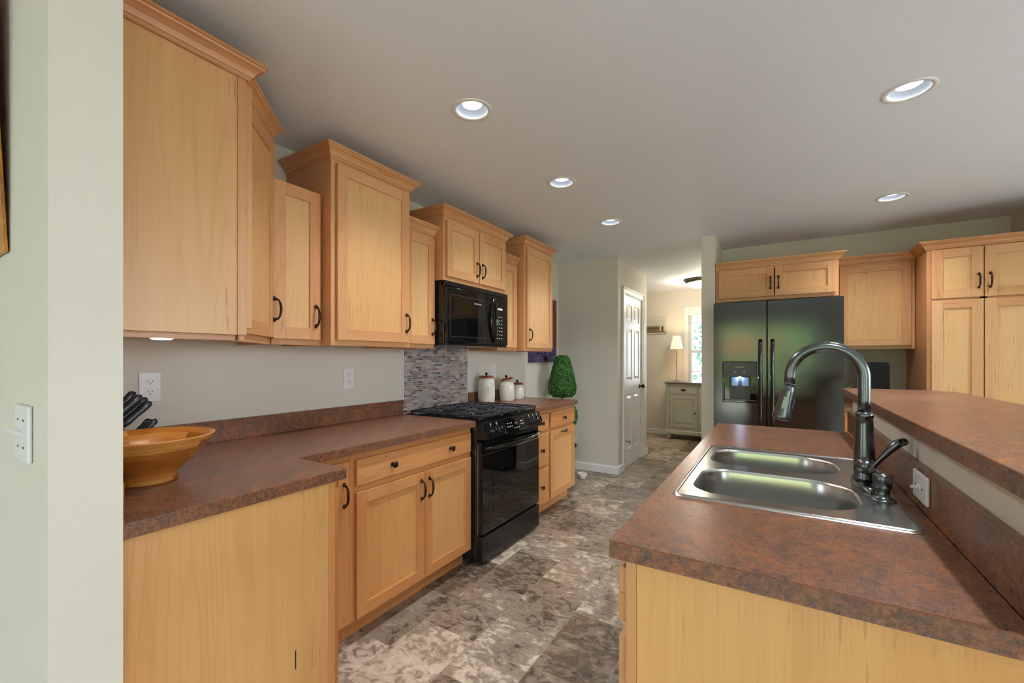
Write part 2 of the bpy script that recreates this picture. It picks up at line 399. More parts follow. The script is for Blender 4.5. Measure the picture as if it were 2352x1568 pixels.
        if subs:
            b = o.modifiers.new('subsurf', 'SUBSURF'); b.levels = subs; b.render_levels = subs
        return o
def B(*a, **k): return MB().box(*a, **k)
def thing(name, label, cat, loc=(0, 0, 0), rotz=0, group=None, rot=None):
    o = bpy.data.objects.new(name, None); COL.objects.link(o); o.empty_display_size = .1
    o.location = loc; o.rotation_euler = rot or (0, 0, rotz); o['label'] = label; o['category'] = cat
    if group: o['group'] = group
    return o
def tag(o, label, cat, group=None):
    o['label'] = label; o['category'] = cat
    if group: o['group'] = group
    return o
def struct(o): o['kind'] = 'structure'; return o
def dup(root, loc, label, rot=None):
    r = root.copy(); COL.objects.link(r); r.location = loc; r['label'] = label
    if rot is not None: r.rotation_euler = rot
    for ch in list(root.children):
        d = ch.copy(); COL.objects.link(d); d.parent = r
        for g in ch.children:
            e = g.copy(); COL.objects.link(e); e.parent = d
    return r
def text(name, body, size, mat, parent, loc, rot, spacing=1.0):
    cu = bpy.data.curves.new(name, 'FONT'); cu.body = body; cu.size = size; cu.extrude = .0003; cu.align_x = 'CENTER'; cu.align_y = 'CENTER'; cu.space_character = spacing
    tmp = bpy.data.objects.new('tmp_text', cu); COL.objects.link(tmp)
    dg = bpy.context.evaluated_depsgraph_get(); me = bpy.data.meshes.new_from_object(tmp.evaluated_get(dg))
    bpy.data.objects.remove(tmp); me.name = name; me.materials.clear(); me.materials.append(mat)
    o = bpy.data.objects.new(name, me); COL.objects.link(o); o.parent = parent; o.location = loc; o.rotation_euler = rot
    return o
CEIL = 2.445

# ------------------------------------------------------------------ setting: walls, floor, ceiling
struct(B(-3.2, 6.4, -3.4, 7.9, -.12, 0).build('floor', M['floor']))
struct(B(-2.99, 6.19, -3.19, -.35, .0005, .012).build('floor_bounce_carpet', M['bounce_carpet'])); struct(B(3.5, 6.19, -.35, 3.6, .0005, .012).build('floor_bounce_carpet', M['bounce_carpet']))  # unseen pale carpet, added to bounce light up to the ceiling
import bmesh
cans = [(1.075, 1.585), (1.074, 2.547), (1.076, 3.504), (2.74, 2.447), (2.95, 4.01), (4.6, 2.4), (2.6, -1.6), (4.8, -1.6), (2.74, .95)]
def ceiling():
    # ceiling sheet with round openings for the recessed lights
    bm = bmesh.new(); edges = []
    def loop(pts):
        vs_ = [bm.verts.new((x, y, CEIL)) for x, y in pts]
        for i in range(len(vs_)): edges.append(bm.edges.new((vs_[i], vs_[(i+1) % len(vs_)])))
    loop([(-3.2, -3.4), (6.4, -3.4), (6.4, 7.9), (-3.2, 7.9)])
    for x, y in cans: loop([(x+.078*math.cos(2*math.pi*i/32), y+.078*math.sin(2*math.pi*i/32)) for i in range(32)])
    bmesh.ops.triangle_fill(bm, use_beauty=True, use_dissolve=False, edges=edges)
    # a fill face must not cover a hole
    for f in list(bm.faces):
        cc = f.calc_center_median()
        if any(math.hypot(cc.x-x, cc.y-y) < .07 for x, y in cans): bm.faces.remove(f)
    r = bmesh.ops.extrude_face_region(bm, geom=list(bm.faces))
    for v in [g for g in r['geom'] if isinstance(g, bmesh.types.BMVert)]: v.co.z += .2
    bmesh.ops.recalc_face_normals(bm, faces=list(bm.faces))
    me = bpy.data.meshes.new('ceiling'); bm.to_mesh(me); bm.free(); me.materials.append(M['ceil'])
    o = bpy.data.objects.new('ceiling', me); COL.objects.link(o); struct(o)
ceiling()
def wall(name, boxes, mat=None):
    m = MB()
    for b in boxes: m.box(*b)
    return struct(m.build(name, mat or M['wall']))
NY0, NY1, NX = .249, .367, 1.008           # near stub wall
wall('wall_left', [(-.14, 0, NY1, 4.75, 0, CEIL)])
wall('wall_near', [(-3.0, NX, NY0, NY1, 0, CEIL)])
wall('wall_pantry', [(-.14, .62, 4.75, 4.87, 0, CEIL), (.62, .73, 4.75, 4.995, 0, CEIL), (.62, .73, 5.755, 6.004, 0, CEIL), (.62, .73, 4.995, 5.755, 2.075, CEIL), (-1.0, .62, 5.9, 6.004, 0, CEIL)])
wall('wall_pier', [(1.653, 1.768, 4.38, 7.7, 0, CEIL)])
wall('wall_back', [(1.768, 3.95, 5.02, 5.14, 0, CEIL)])
wall('wall_right', [(3.845, 3.95, 4.38, 5.02, 0, CEIL), (3.95, 6.2, 4.38, 4.5, 0, CEIL)])
wall('wall_west', [(-3.14, -3.0, -3.2, .367, 0, CEIL)])
def holed(name, axis, a0, a1, span, holes):
    # wall slab between a0..a1 on axis ('x' or 'y'), spanning span on the other, with rectangular window holes (s0,s1,z0,z1)
    m = MB(); cur = span[0]
    def bx(s0, s1, z0, z1):
        if axis == 'y': m.box(s0, s1, a0, a1, z0, z1)
        else: m.box(a0, a1, s0, s1, z0, z1)
    for s0, s1, z0, z1 in sorted(holes):
        bx(cur, s0, 0, CEIL)
        if z0 > 0: bx(s0, s1, 0, z0)
        bx(s0, s1, z1, CEIL); cur = s1
    bx(cur, span[1], 0, CEIL)
    return struct(m.build(name, M['wall']))
holed('wall_rear', 'y', -3.32, -3.2, (-3, 6.2), [(-2.6, -1.1, .4, 2.1), (1.05, 2.95, 0, 2.1), (3.9, 6.1, .4, 2.1)])
holed('wall_east', 'x', 6.2, 6.32, (-3.3, 4.5), [(-2.7, -1.5, .25, 2.25), (.9, 3.5, .25, 2.25)])
holed('wall_far', 'y', 7.7, 7.82, (-1.0, 1.768), [(.99, 1.63, .75, 2.09)])
wall('wall_farleft', [(-1.12, -1.0, 5.9, 7.82, 0, CEIL)])

def baseboard(name, path):
    prof = [(0, 0), (.014, 0), (.014, .075), (.010, .084), (.004, .09), (0, .09)]
    struct(MB().sweep(path, prof).build(name, M['trim']))
baseboard('baseboard_back', [(.02, 4.75), (.73, 4.75), (.73, 4.915)])
baseboard('baseboard_door', [(.73, 5.845), (.73, 6.004), (-.9, 6.004)])
baseboard('baseboard_far', [(-.98, 7.7), (.90, 7.7)][::-1] if False else [(-.98, 7.7), (1.62, 7.7)])
baseboard('baseboard_pier', [(1.653, 7.6), (1.653, 4.38), (1.768, 4.38)])
baseboard('baseboard_near', [(-2.9, NY0), (NX, NY0), (NX, NY1-.001)])

def window(name, axis, pos, s0, s1, z0, z1, inward, ncols=2, mid=True, casing=True, muntins=()):
    # frame set in the wall, glass pane, casing on the inner face. inward: +1/-1 along axis
    root = struct(MB().build(name, M['trim'])) if False else None
    fr = MB()
    def bx(m, a, b, sa, sb, za, zb):
        lo, hi = min(a, b), max(a, b)
        if axis == 'y': m.box(sa, sb, lo, hi, za, zb)
        else: m.box(lo, hi, sa, sb, za, zb)
    w = .045; p0 = pos-inward*.08; p1 = pos-inward*.03
    for sa, sb, za, zb in ((s0, s0+w, z0, z1), (s1-w, s1, z0, z1), (s0+w, s1-w, z0, z0+w), (s0+w, s1-w, z1-w, z1)): bx(fr, p0, p1, sa, sb, za, zb)
    for i in range(1, ncols): x = s0+(s1-s0)*i/ncols; bx(fr, p0, p1, x-.025, x+.025, z0+w, z1-w)
    if mid: zm = (z0+z1)/2; bx(fr, p0, p1+inward*.01, s0+w, s1-w, zm-.025, zm+.025)
    o = struct(fr.build(name, M['trim'], bevel=.003))
    g = MB(); bx(g, pos-inward*.058, pos-inward*.052, s0+w*.8, s1-w*.8, z0+w*.8, z1-w*.8); g.build('pane', M['glass'], o)
    if muntins:
        mm = MB()
        for kind, t in muntins:
            if kind == 'v': bx(mm, pos-inward*.062, pos-inward*.048, t-.008, t+.008, z0+w, z1-w)
            else: bx(mm, pos-inward*.062, pos-inward*.048, s0+w, s1-w, t-.008, t+.008)
        mm.build('muntin', M['trim'], o)
    if casing:
        cm = MB(); q = .07
        for sa, sb, za, zb in ((s0-q, s0, z0-.0, z1+q), (s1, s1+q if name != 'window_1' else s1+.018, z0, z1+q), (s0, s1, z1, z1+q), (s0-q-.015, s1+(q if name != 'window_1' else .018), z0-.03, z0)): bx(cm, pos, pos+inward*.016, sa, sb, za, zb)
        cm.build('casing', M['trim'], o, bevel=.003)
    return o
w1 = window('window_1', 'y', 7.7, .99, 1.63, .75, 2.09, -1, 1, True, True, [('v', 1.20), ('v', 1.42), ('h', 1.08), ('h', 1.75)])
bl = MB()
for i in range(14): bl.box(1.0, 1.625, 7.665, 7.69, 1.90+i*.009, 1.904+i*.009)
bl.box(.995, 1.628, 7.655, 7.695, 2.02, 2.088); bl.build('blind', M['white'], w1)
window('window_2', 'y', -3.2, 1.05, 2.95, 0.0, 2.1, 1, 2, False)
window('unseen_window_3', 'y', -3.2, 3.9, 6.1, .4, 2.1, 1, 2)  # this and the following windows are unseen, invented to supply daylight
window('unseen_window_6', 'y', -3.2, -2.6, -1.1, .4, 2.1, 1, 2)
window('unseen_window_4', 'x', 6.2, -2.7, -1.5, .25, 2.25, -1, 2)
window('unseen_window_5', 'x', 6.2, .9, 3.5, .25, 2.25, -1, 2)

# pantry door (six panels) with casing, hinges, knob
def pantry_door():
    y0, y1, z1 = 5.005, 5.745, 2.06; x = .722
    m = MB()
    m.box(x-.035, x-.008, y0, y1, .012, z1)
    st = .105; mul = .09; ym = (y0+y1)/2
    pz = [(.22, .86), (1.04, 1.66), (1.76, 1.95)]
    rails = [(.012, .22), (.86, 1.04), (1.66, 1.76), (1.95, z1)]
    for a, b in ((y0, y0+st), (y1-st, y1)): m.box(x-.008, x, a, b, .012, z1)
    for a, b in rails: m.box(x-.008, x, y0+st, y1-st, a, b)
    for a, b in pz: m.box(x-.008, x, ym-mul/2, ym+mul/2, a, b)
    for a, b in pz:                                     # raised fields with sloping edges
        for p, q in ((y0+st, ym-mul/2), (ym+mul/2, y1-st)):
            i0, i1 = .012, .038
            P = [(x-.008, p+i0, a+i0), (x-.008, q-i0, a+i0), (x-.008, q-i0, b-i0), (x-.008, p+i0, b-i0), (x-.001, p+i1, a+i1), (x-.001, q-i1, a+i1), (x-.001, q-i1, b-i1), (x-.001, p+i1, b-i1)]
            m.poly(P, [(4, 5, 6, 7), (0, 1, 5, 4), (1, 2, 6, 5), (2, 3, 7, 6), (3, 0, 4, 7)])
    d = struct(m.build('door_1', M['trim']))
    for z in (.285, 1.065, 1.86):
        h = MB(); h.box(x, x+.004, y0-.006, y0+.026, z-.045, z+.045); h.tube([(x+.006, y0-.004, z-.05), (x+.006, y0-.004, z+.05)], .006, 8)
        if z < .5: h.tube([(x+.006, y0-.002, z+.045), (x+.03, y0+.02, z+.05), (x+.06, y0+.04, z+.035)], .004, 8); h.sphere((x+.062, y0+.042, z+.035), .009, 8, 6)
        h.build('hinge', M['black'], d)
    k = MB(); k.lathe([(.0, 0), (.032, 0), (.032, .004), (.012, .01), (.011, .03), (.022, .036), (.029, .048), (.027, .06), (.014, .067), (0, .068)], 24, (x, y1-.07, .945), axis='x')
    k.build('door_knob', M['black'], d)
    t = MB()
    for a, b, za, zb in ((y0-.085, y0-.012, 0, z1+.012), (y1+.012, y1+.085, 0, z1+.012), (y0-.085, y1+.085, z1+.012, z1+.085)):
        t.box(.73, .741, a, b, za, zb)
        if za == 0:
            e = a if a < y0 else b-.02; t.box(.741, .748, e, e+.02, 0, z1+.085)
        else: t.box(.741, .748, a, b, zb-.02, zb)
    struct(t.build('trim_1', M['trim'], bevel=.002))
    j = MB()
    for a, b in ((4.9952, y0-.004), (y1+.004, 5.7548)): j.box(.62, .73, a, b, 0, z1+.004)
    j.box(.62, .73, 4.9952, 5.7548, z1+.004, 2.0748)
    struct(j.build('trim_2', M['trim']))
pantry_door()

# ------------------------------------------------------------------ hardware (shared meshes)
def arc_handle_mesh():
    m = MB(); n = 18; L = .048; P = []; Rr = []
    for i in range(n+1):
        t = i/n; a = math.pi*t; z = -L*math.cos(a)*1.0; y = -.004-.027*math.sin(a)**.75
        P.append((0, y, z)); Rr.append(.0036+.0022*math.sin(a)**2)
    m.tube(P, Rr, 8)
    for s_ in (-1, 1): m.sphere((0, -.004, s_*L), .0085, 10, 6, (1, .7, 1.25)); m.sphere((0, -.012, s_*(L-.004)), .006, 8, 6)
    return m
_h = arc_handle_mesh().build('handle', M['bronze']); HANDLE = _h.data; bpy.data.objects.remove(_h)
_k = MB().lathe([(.0, 0), (.010, 0), (.010, .002), (.006, .006), (.0055, .013), (.012, .018), (.0165, .022), (.016, .027), (.009, .031), (0, .032)], 20, axis='-y').build('knob', M['bronze']); KNOB = _k.data; bpy.data.objects.remove(_k)
def put(mesh, name, parent, loc, rot=(0, 0, 0)):
    o = bpy.data.objects.new(name, mesh); COL.objects.link(o); o.parent = parent; o.location = loc; o.rotation_euler = rot; return o

# ------------------------------------------------------------------ cabinets. local frame: x along width, front looks to -y, y=0 is the face-frame front
T = .019
def shaker(parent, x0, x1, z0, z1, yf=0, sw=.057, name='door', mat=None):
    m = MB(); y1 = yf-.001; y0 = yf-.02
    m.box(x0, x0+sw, y0, y1, z0, z1, 2); m.box(x1-sw, x1, y0, y1, z0, z1, 2)
    m.box(x0+sw, x1-sw, y0, y1, z0, z0+sw, 0); m.box(x0+sw, x1-sw, y0, y1, z1-sw, z1, 0)
    m.box(x0+sw-.002, x1-sw+.002, y0+.009, y1-.003, z0+sw-.002, z1-sw+.002, 2, 1)
    return m.build(name, mat or [M['maple'], M['mpanel']], parent, bevel=.0016)
def slab(parent, x0, x1, z0, z1, yf=0, name='drawer', grain=0):
    return B(x0, x1, yf-.02, yf-.001, z0, z1, grain).build(name, M['mbase_lit'], parent, bevel=.003)
CROWN = [(0, 0), (.005, 0), (.009, .004), (.010, .010), (.015, .013), (.017, .018), (.022, .028), (.031, .037), (.042, .043), (.044, .048), (.050, .050), (.050, .060), (0, .060)]
def crown(parent, path, z):
    return MB().sweep(path, [(o, z+h) for o, h in CROWN]).build('crown_molding', M['maple'], parent)
def frame(parent, w, h, z0=0, rails=(), stiles=(), sw=.038, name='face_frame', skip_l=False):
    m = MB(); m.box(0, sw, 0, T, z0, h, 2); m.box(w-sw, w, 0, T, z0, h, 2)
    m.box(sw, w-sw, 0, T, z0, z0+sw, 0); m.box(sw, w-sw, 0, T, h-sw, h, 0)
    for r in rails: m.box(sw, w-sw, 0, T, r-sw/2, r+sw/2, 0)
    for s_ in stiles: m.box(s_-sw/2, s_+sw/2, 0, T, z0+sw, h-sw, 2)
    return m.build(name, M['maple'], parent, bevel=.0008)
def wall_cab(label, loc, rz, w, d, h, doors, crownpath=None, ctop=.045, doorz=(.028, None), handles=(), name='wall_cabinet', toplip=True, group='upper wall cabinets'):
    t = thing(name, label, 'cabinet', loc, rz, group)
    m = MB(); m.box(0, T, T, d, 0, h, 2); m.box(w-T, w, T, d, 0, h, 2); m.box(T, w-T, T, d, .012, .026, 0); m.box(T, w-T, T, d, h-.014, h, 0); m.box(T, w-T, d-.006, d, .026, h-.014, 2)
    m.build('carcass', M['maple'], t, bevel=.0008)
    frame(t, w, h)
    z0, z1 = doorz; z1 = z1 or h-.045
    for i, (a, b) in enumerate(doors):
        dd = shaker(t, a, b, z0, z1)
        for hd in handles:
            if hd[0] == i: put(HANDLE, 'handle', dd, (hd[1], -.021, hd[2]))
    if crownpath: crown(t, crownpath, h-ctop+.03)
    return t
BZ = 1.372
XF = .305; XD = .384
# cabinets on the range wall, front towards +X: local x -> +Y, local y -> -X
def retL(w, d, left=True, right=True):
    p = []
    if left: p.append((0, d))
    p += [(0, 0), (w, 0)]
    if right: p.append((w, d))
    return p
# travel direction: crown out is to the right of travel; front looks to -y so travel +x gives right = -y
H30 = .762; H37 = .945
w2 = wall_cab('narrow plain-topped maple upper cabinet without crown, beside the angled corner cabinet', (XF, 1.094, BZ), R(90), .249, XF-.002, .758, [(.0, .236)], None, handles=[(0, .207, .142)], doorz=(.026, .754))
w3 = wall_cab('wide tall maple upper cabinet with single door and crown, left of the microwave', (XD, 1.345, BZ), R(90), .534, XD-.002, H37, [(.025, .515)], retL(.534, XD-.004), handles=[(0, .488, .142)], doorz=(.028, .912))
w4 = wall_cab('narrow low maple upper cabinet touching the left side of the microwave', (XF, 1.881, BZ), R(90), .303, XF-.002, H30, [(.02, .289)], [(.0, 0), (.303, 0)], handles=[(0, .262, .142)], doorz=(.028, .728))
w5 = wall_cab('narrow low maple upper cabinet touching the right side of the microwave', (XF, 2.949, BZ), R(90), .301, XF-.002, H30, [(.02, .281)], [(0, 0), (.301, 0)], doorz=(.028, .728))
w6 = wall_cab('last tall maple upper cabinet with crown on the range wall, above the canisters', (XD, 3.252, BZ), R(90), .533, XD-.002, H37, [(.025, .515)], retL(.533, XD-.004), handles=[(0, .06, .142)], doorz=(.028, .912))
wm = wall_cab('short two-door maple cabinet with crown above the black microwave', (XD, 2.186, 1.828), R(90), .761, XD-.002, .44, [(.022, .376), (.385, .739)], retL(.761, XD-.004), handles=[(0, .346, .12), (1, .415, .12)], doorz=(.026, .40))

def corner_cab():
    t = thing('corner_wall_cabinet', 'big maple corner upper cabinet with wide flat side panel and angled door', 'cabinet', (0, 0, BZ), 0, 'upper wall cabinets')
    z1 = H37
    pts = [(.002, .369), (.628, .369), (.628, .797), (.572, .797), (.30, 1.069), (.30, 1.09), (.002, 1.09)]
    MB().prism([(.004, .371), (.62, .371), (.62, .79), (.56, .79), (.295, 1.055), (.295, 1.088), (.004, 1.088)], .015, z1, 2).build('carcass', M['maple'], t)
    m = MB(); m.box(.628, .644, .369, .785, .019, z1, 2); m.build('side_panel', M['mpanel'], t, bevel=.001)
    m = MB(); m.box(.628, .647, .785, .816, .019, z1, 2); m.box(.575, .628, .797, .816, 0, z1, 2); m.box(.60, .642, .817, .836, .045, z1-.03, 2)
    m.box(.02, .62, .375, .40, 0, .015, 0); m.box(.60, .62, .40, .79, 0, .015, 1)
    m.build('filler_strip', M['maple'], t, bevel=.001)
    # angled face: from (.577,.816) to (.305,1.088)
    L = math.hypot(.272, .272)
    def diag(mb): return mb.xf(Matrix.Translation((.577, .816, 0)) @ Matrix.Rotation(R(135), 4, 'Z'))
    f = MB(); f.box(0, .035, 0, T, 0, z1, 2); f.box(L-.03, L, 0, T, 0, z1, 2); f.box(.035, L-.03, 0, T, 0, .038, 0); f.box(.035, L-.03, 0, T, z1-.045, z1, 0)
    diag(f).build('face_frame', M['maple'], t, bevel=.0008)
    d = MB(); x0, x1, a, b, sw = .012, L+.006, .03, z1-.033, .057
    d.box(x0, x0+sw, -.02, -.001, a, b, 2); d.box(x1-sw, x1, -.02, -.001, a, b, 2); d.box(x0+sw, x1-sw, -.02, -.001, a, a+sw, 0); d.box(x0+sw, x1-sw, -.02, -.001, b-sw, b, 0); d.box(x0+sw, x1-sw, -.012, -.004, a+sw, b-sw, 2, 1)
    dd = diag(d).build('door', [M['maple'], M['mpanel']], t, bevel=.0016)
    p = Matrix.Translation((.577, .816, 0)) @ Matrix.Rotation(R(135), 4, 'Z') @ Vector((x1-.028, -.021, .158))
    put(HANDLE, 'handle', dd, p, (0, 0, R(135)))
    prof = [(o, z1-.015+h) for o, h in CROWN]
    MB().sweep([(.305, 1.088), (.577, .816), (.647, .816), (.647, .369)][::-1] if False else [(.647, .369), (.647, .816), (.577, .816), (.305, 1.088), (.12, 1.088)], prof).build('crown_molding', M['maple'], t)
    return t
corner_cab()

# ---- base cabinets
def base_frame(t, w, rails, h=.876, mid=None):
    m = MB(); m.box(0, .03, 0, T, .1, h, 2); m.box(w-.03, w, 0, T, .1, h, 2)
    m.box(.03, w-.03, 0, T, .1, .13, 0); m.box(.03, w-.03, 0, T, h-.038, h, 0)
    for r in rails: m.box(.03, w-.03, 0, T, r-.018, r+.018, 0)
    if mid: m.box(mid-.02, mid+.02, 0, T, .13, rails[0]-.018 if rails else h-.038, 2)
    m.build('face_frame', M['mbase_lit'], t, bevel=.0008)
def base_box(t, w, d, h=.876):
    m = MB(); m.box(0, T, T, d, .1, h, 2); m.box(w-T, w, T, d, .1, h, 2); m.box(T, w-T, T, d, .1, .115, 0); m.box(T, w-T, d-.006, d, .115, h, 2)
    m.build('carcass', M['mbase_lit'], t)
    m = MB(); m.box(0, w, .062, .078, .0, .1, 0); m.box(0, T, .078, d, 0, .1, 0); m.box(w-T, w, .078, d, 0, .1, 0); m.build('toe_kick', M['mbase_lit'], t, bevel=.001)
BX = .61
t = thing('base_cabinet', 'wide maple base cabinet with one long drawer over two doors, left of the black range', 'cabinet', (BX, 1.281, 0), R(90), 'maple base cabinets')
base_box(t, .903, BX-.004); base_frame(t, .903, [.704], mid=.47)
d = slab(t, .024, .884, .722, .842)
for x in (.235, .683): put(KNOB, 'knob', d, (x, -.02, .781))
d = shaker(t, .024, .468, .112, .69, mat=[M['mbase_lit'], M['mend_lit']]); put(HANDLE, 'handle', d, (.44, -.021, .60))
d = shaker(t, .474, .884, .112, .69, mat=[M['mbase_lit'], M['mend_lit']]); put(HANDLE, 'handle', d, (.502, -.021, .60))
# corner (lazy susan) unit with the big end panel
t = thing('corner_base_cabinet', 'maple corner base cabinet with tall plain end panel, at near end of left counter', 'cabinet', (0, 0, 0), 0, 'maple base cabinets')
MB().prism([(.004, .371), (.905, .371), (.905, .952), (.59, .952), (.59, 1.279), (.004, 1.279)], .1, .876, 2).build('carcass', M['mbase_lit'], t)
m = MB(); m.box(.912, .93, .369, .945, .0, .876, 2); m.box(.905, .912, .371, .945, .0, .876, 2); m.build('side_panel', M['mend_lit'], t, bevel=.001)
m = MB(); m.box(.905, .93, .945, .972, 0, .876, 2); m.box(.63, .905, .953, .972, .838, .876, 0); m.box(.63, .905, .953, .972, .1, .13, 0); m.box(.591, .61, .99, 1.25, .838, .876, 1); m.box(.591, .61, .99, 1.25, .1, .13, 1); m.box(.591, .61, 1.25, 1.28, .1, .876, 2)
m.build('face_frame', M['mbase_lit'], t, bevel=.0008)
dt = MB(); dt.box(.64, .92, .974, .993, .115, .845, 2); dt.build('door', M['mbase_lit'], t, bevel=.002)
dl = MB(); dl.box(.612, .631, .996, 1.053, .115, .845, 2); dl.box(.612, .631, 1.205, 1.262, .115, .845, 2); dl.box(.612, .631, 1.053, 1.205, .115, .172, 1); dl.box(.612, .631, 1.053, 1.205, .788, .845, 1); dl.box(.615, .623, 1.053, 1.205, .172, .788, 2)
dl = dl.build('door', M['mbase_lit'], t, bevel=.0016); put(HANDLE, 'handle', dl, (.632, 1.233, .70), (0, 0, R(90)))
MB().prism([(.02, .40), (.90, .40), (.90, .90), (.548, .90), (.548, 1.279), (.02, 1.279)], 0, .1, 1).build('toe_kick', M['mbase_lit'], t)
B(.9301, .9304, .823, .8265, .295, .357).build('scratch', M['dark'], t)
# right of the range
t = thing('drawer_cabinet', 'narrow maple base cabinet of three stacked drawers, right of the range', 'cabinet', (BX, 2.951, 0), R(90), 'maple base cabinets')
base_box(t, .303, BX-.004); base_frame(t, .303, [.700, .412])
for a, b in ((.714, .846), (.425, .690), (.115, .402)):
    d = slab(t, .018, .292, a, b); put(KNOB, 'knob', d, (.155, -.02, (a+b)/2))
t = thing('trash_cabinet', 'maple base cabinet with a drawer over a pull-out door with horizontal handle', 'cabinet', (BX, 3.256, 0), R(90), 'maple base cabinets')
base_box(t, .533, BX-.004); base_frame(t, .533, [.700])
d = slab(t, .03, .522, .714, .846); put(KNOB, 'knob', d, (.276, -.02, .78))
d = shaker(t, .03, .522, .115, .690, mat=[M['mbase_lit'], M['mend_lit']]); put(HANDLE, 'handle', d, (.276, -.021, .660), (0, R(90), 0))

# ------------------------------------------------------------------ countertops
def ctop(name, label, pts, z0=.876, z1=.914):
    return tag(MB().prism(pts, z0, z1, 1).build(name, M['lam'], bevel=.0015), label, 'countertop')
o = ctop('countertop', 'long dark brown laminate countertop with L-shaped near end, left of the range', [(.001, .368), (.948, .368), (.948, 1.007), (.651, 1.007), (.651, 2.186), (.001, 2.186)])
m = MB(); m.box(.001, .02, .388, 2.186, .9145, 1.014); m.box(.001, .946, .3685, .388, .9145, 1.014); m.build('backsplash', M['lam'], o, bevel=.0015)
o = ctop('countertop', 'short brown laminate countertop under the canisters, right of the range', [(.001, 2.951), (.651, 2.951), (.651, 3.806), (.001, 3.806)])
B(.001, .02, 2.951, 3.80, .9145, 1.014).build('backsplash', M['lam'], o, bevel=.0015)

# mosaic panel behind the range
ms = tag(B(.0005, .0038, 2.198, 2.941, .86, 1.46).build('mosaic_backsplash', M['mosaic']), 'mosaic tile panel in grey, pink and brown on the wall behind the range', 'tile backsplash')
m = MB(); m.box(.0005, .010, 2.190, 2.198, 1.016, 1.40); m.build('edge_trim', M['trim'], ms); B(.0005, .010, 2.941, 2.9485, 1.016, 1.40).build('edge_trim', M['trim'], ms)

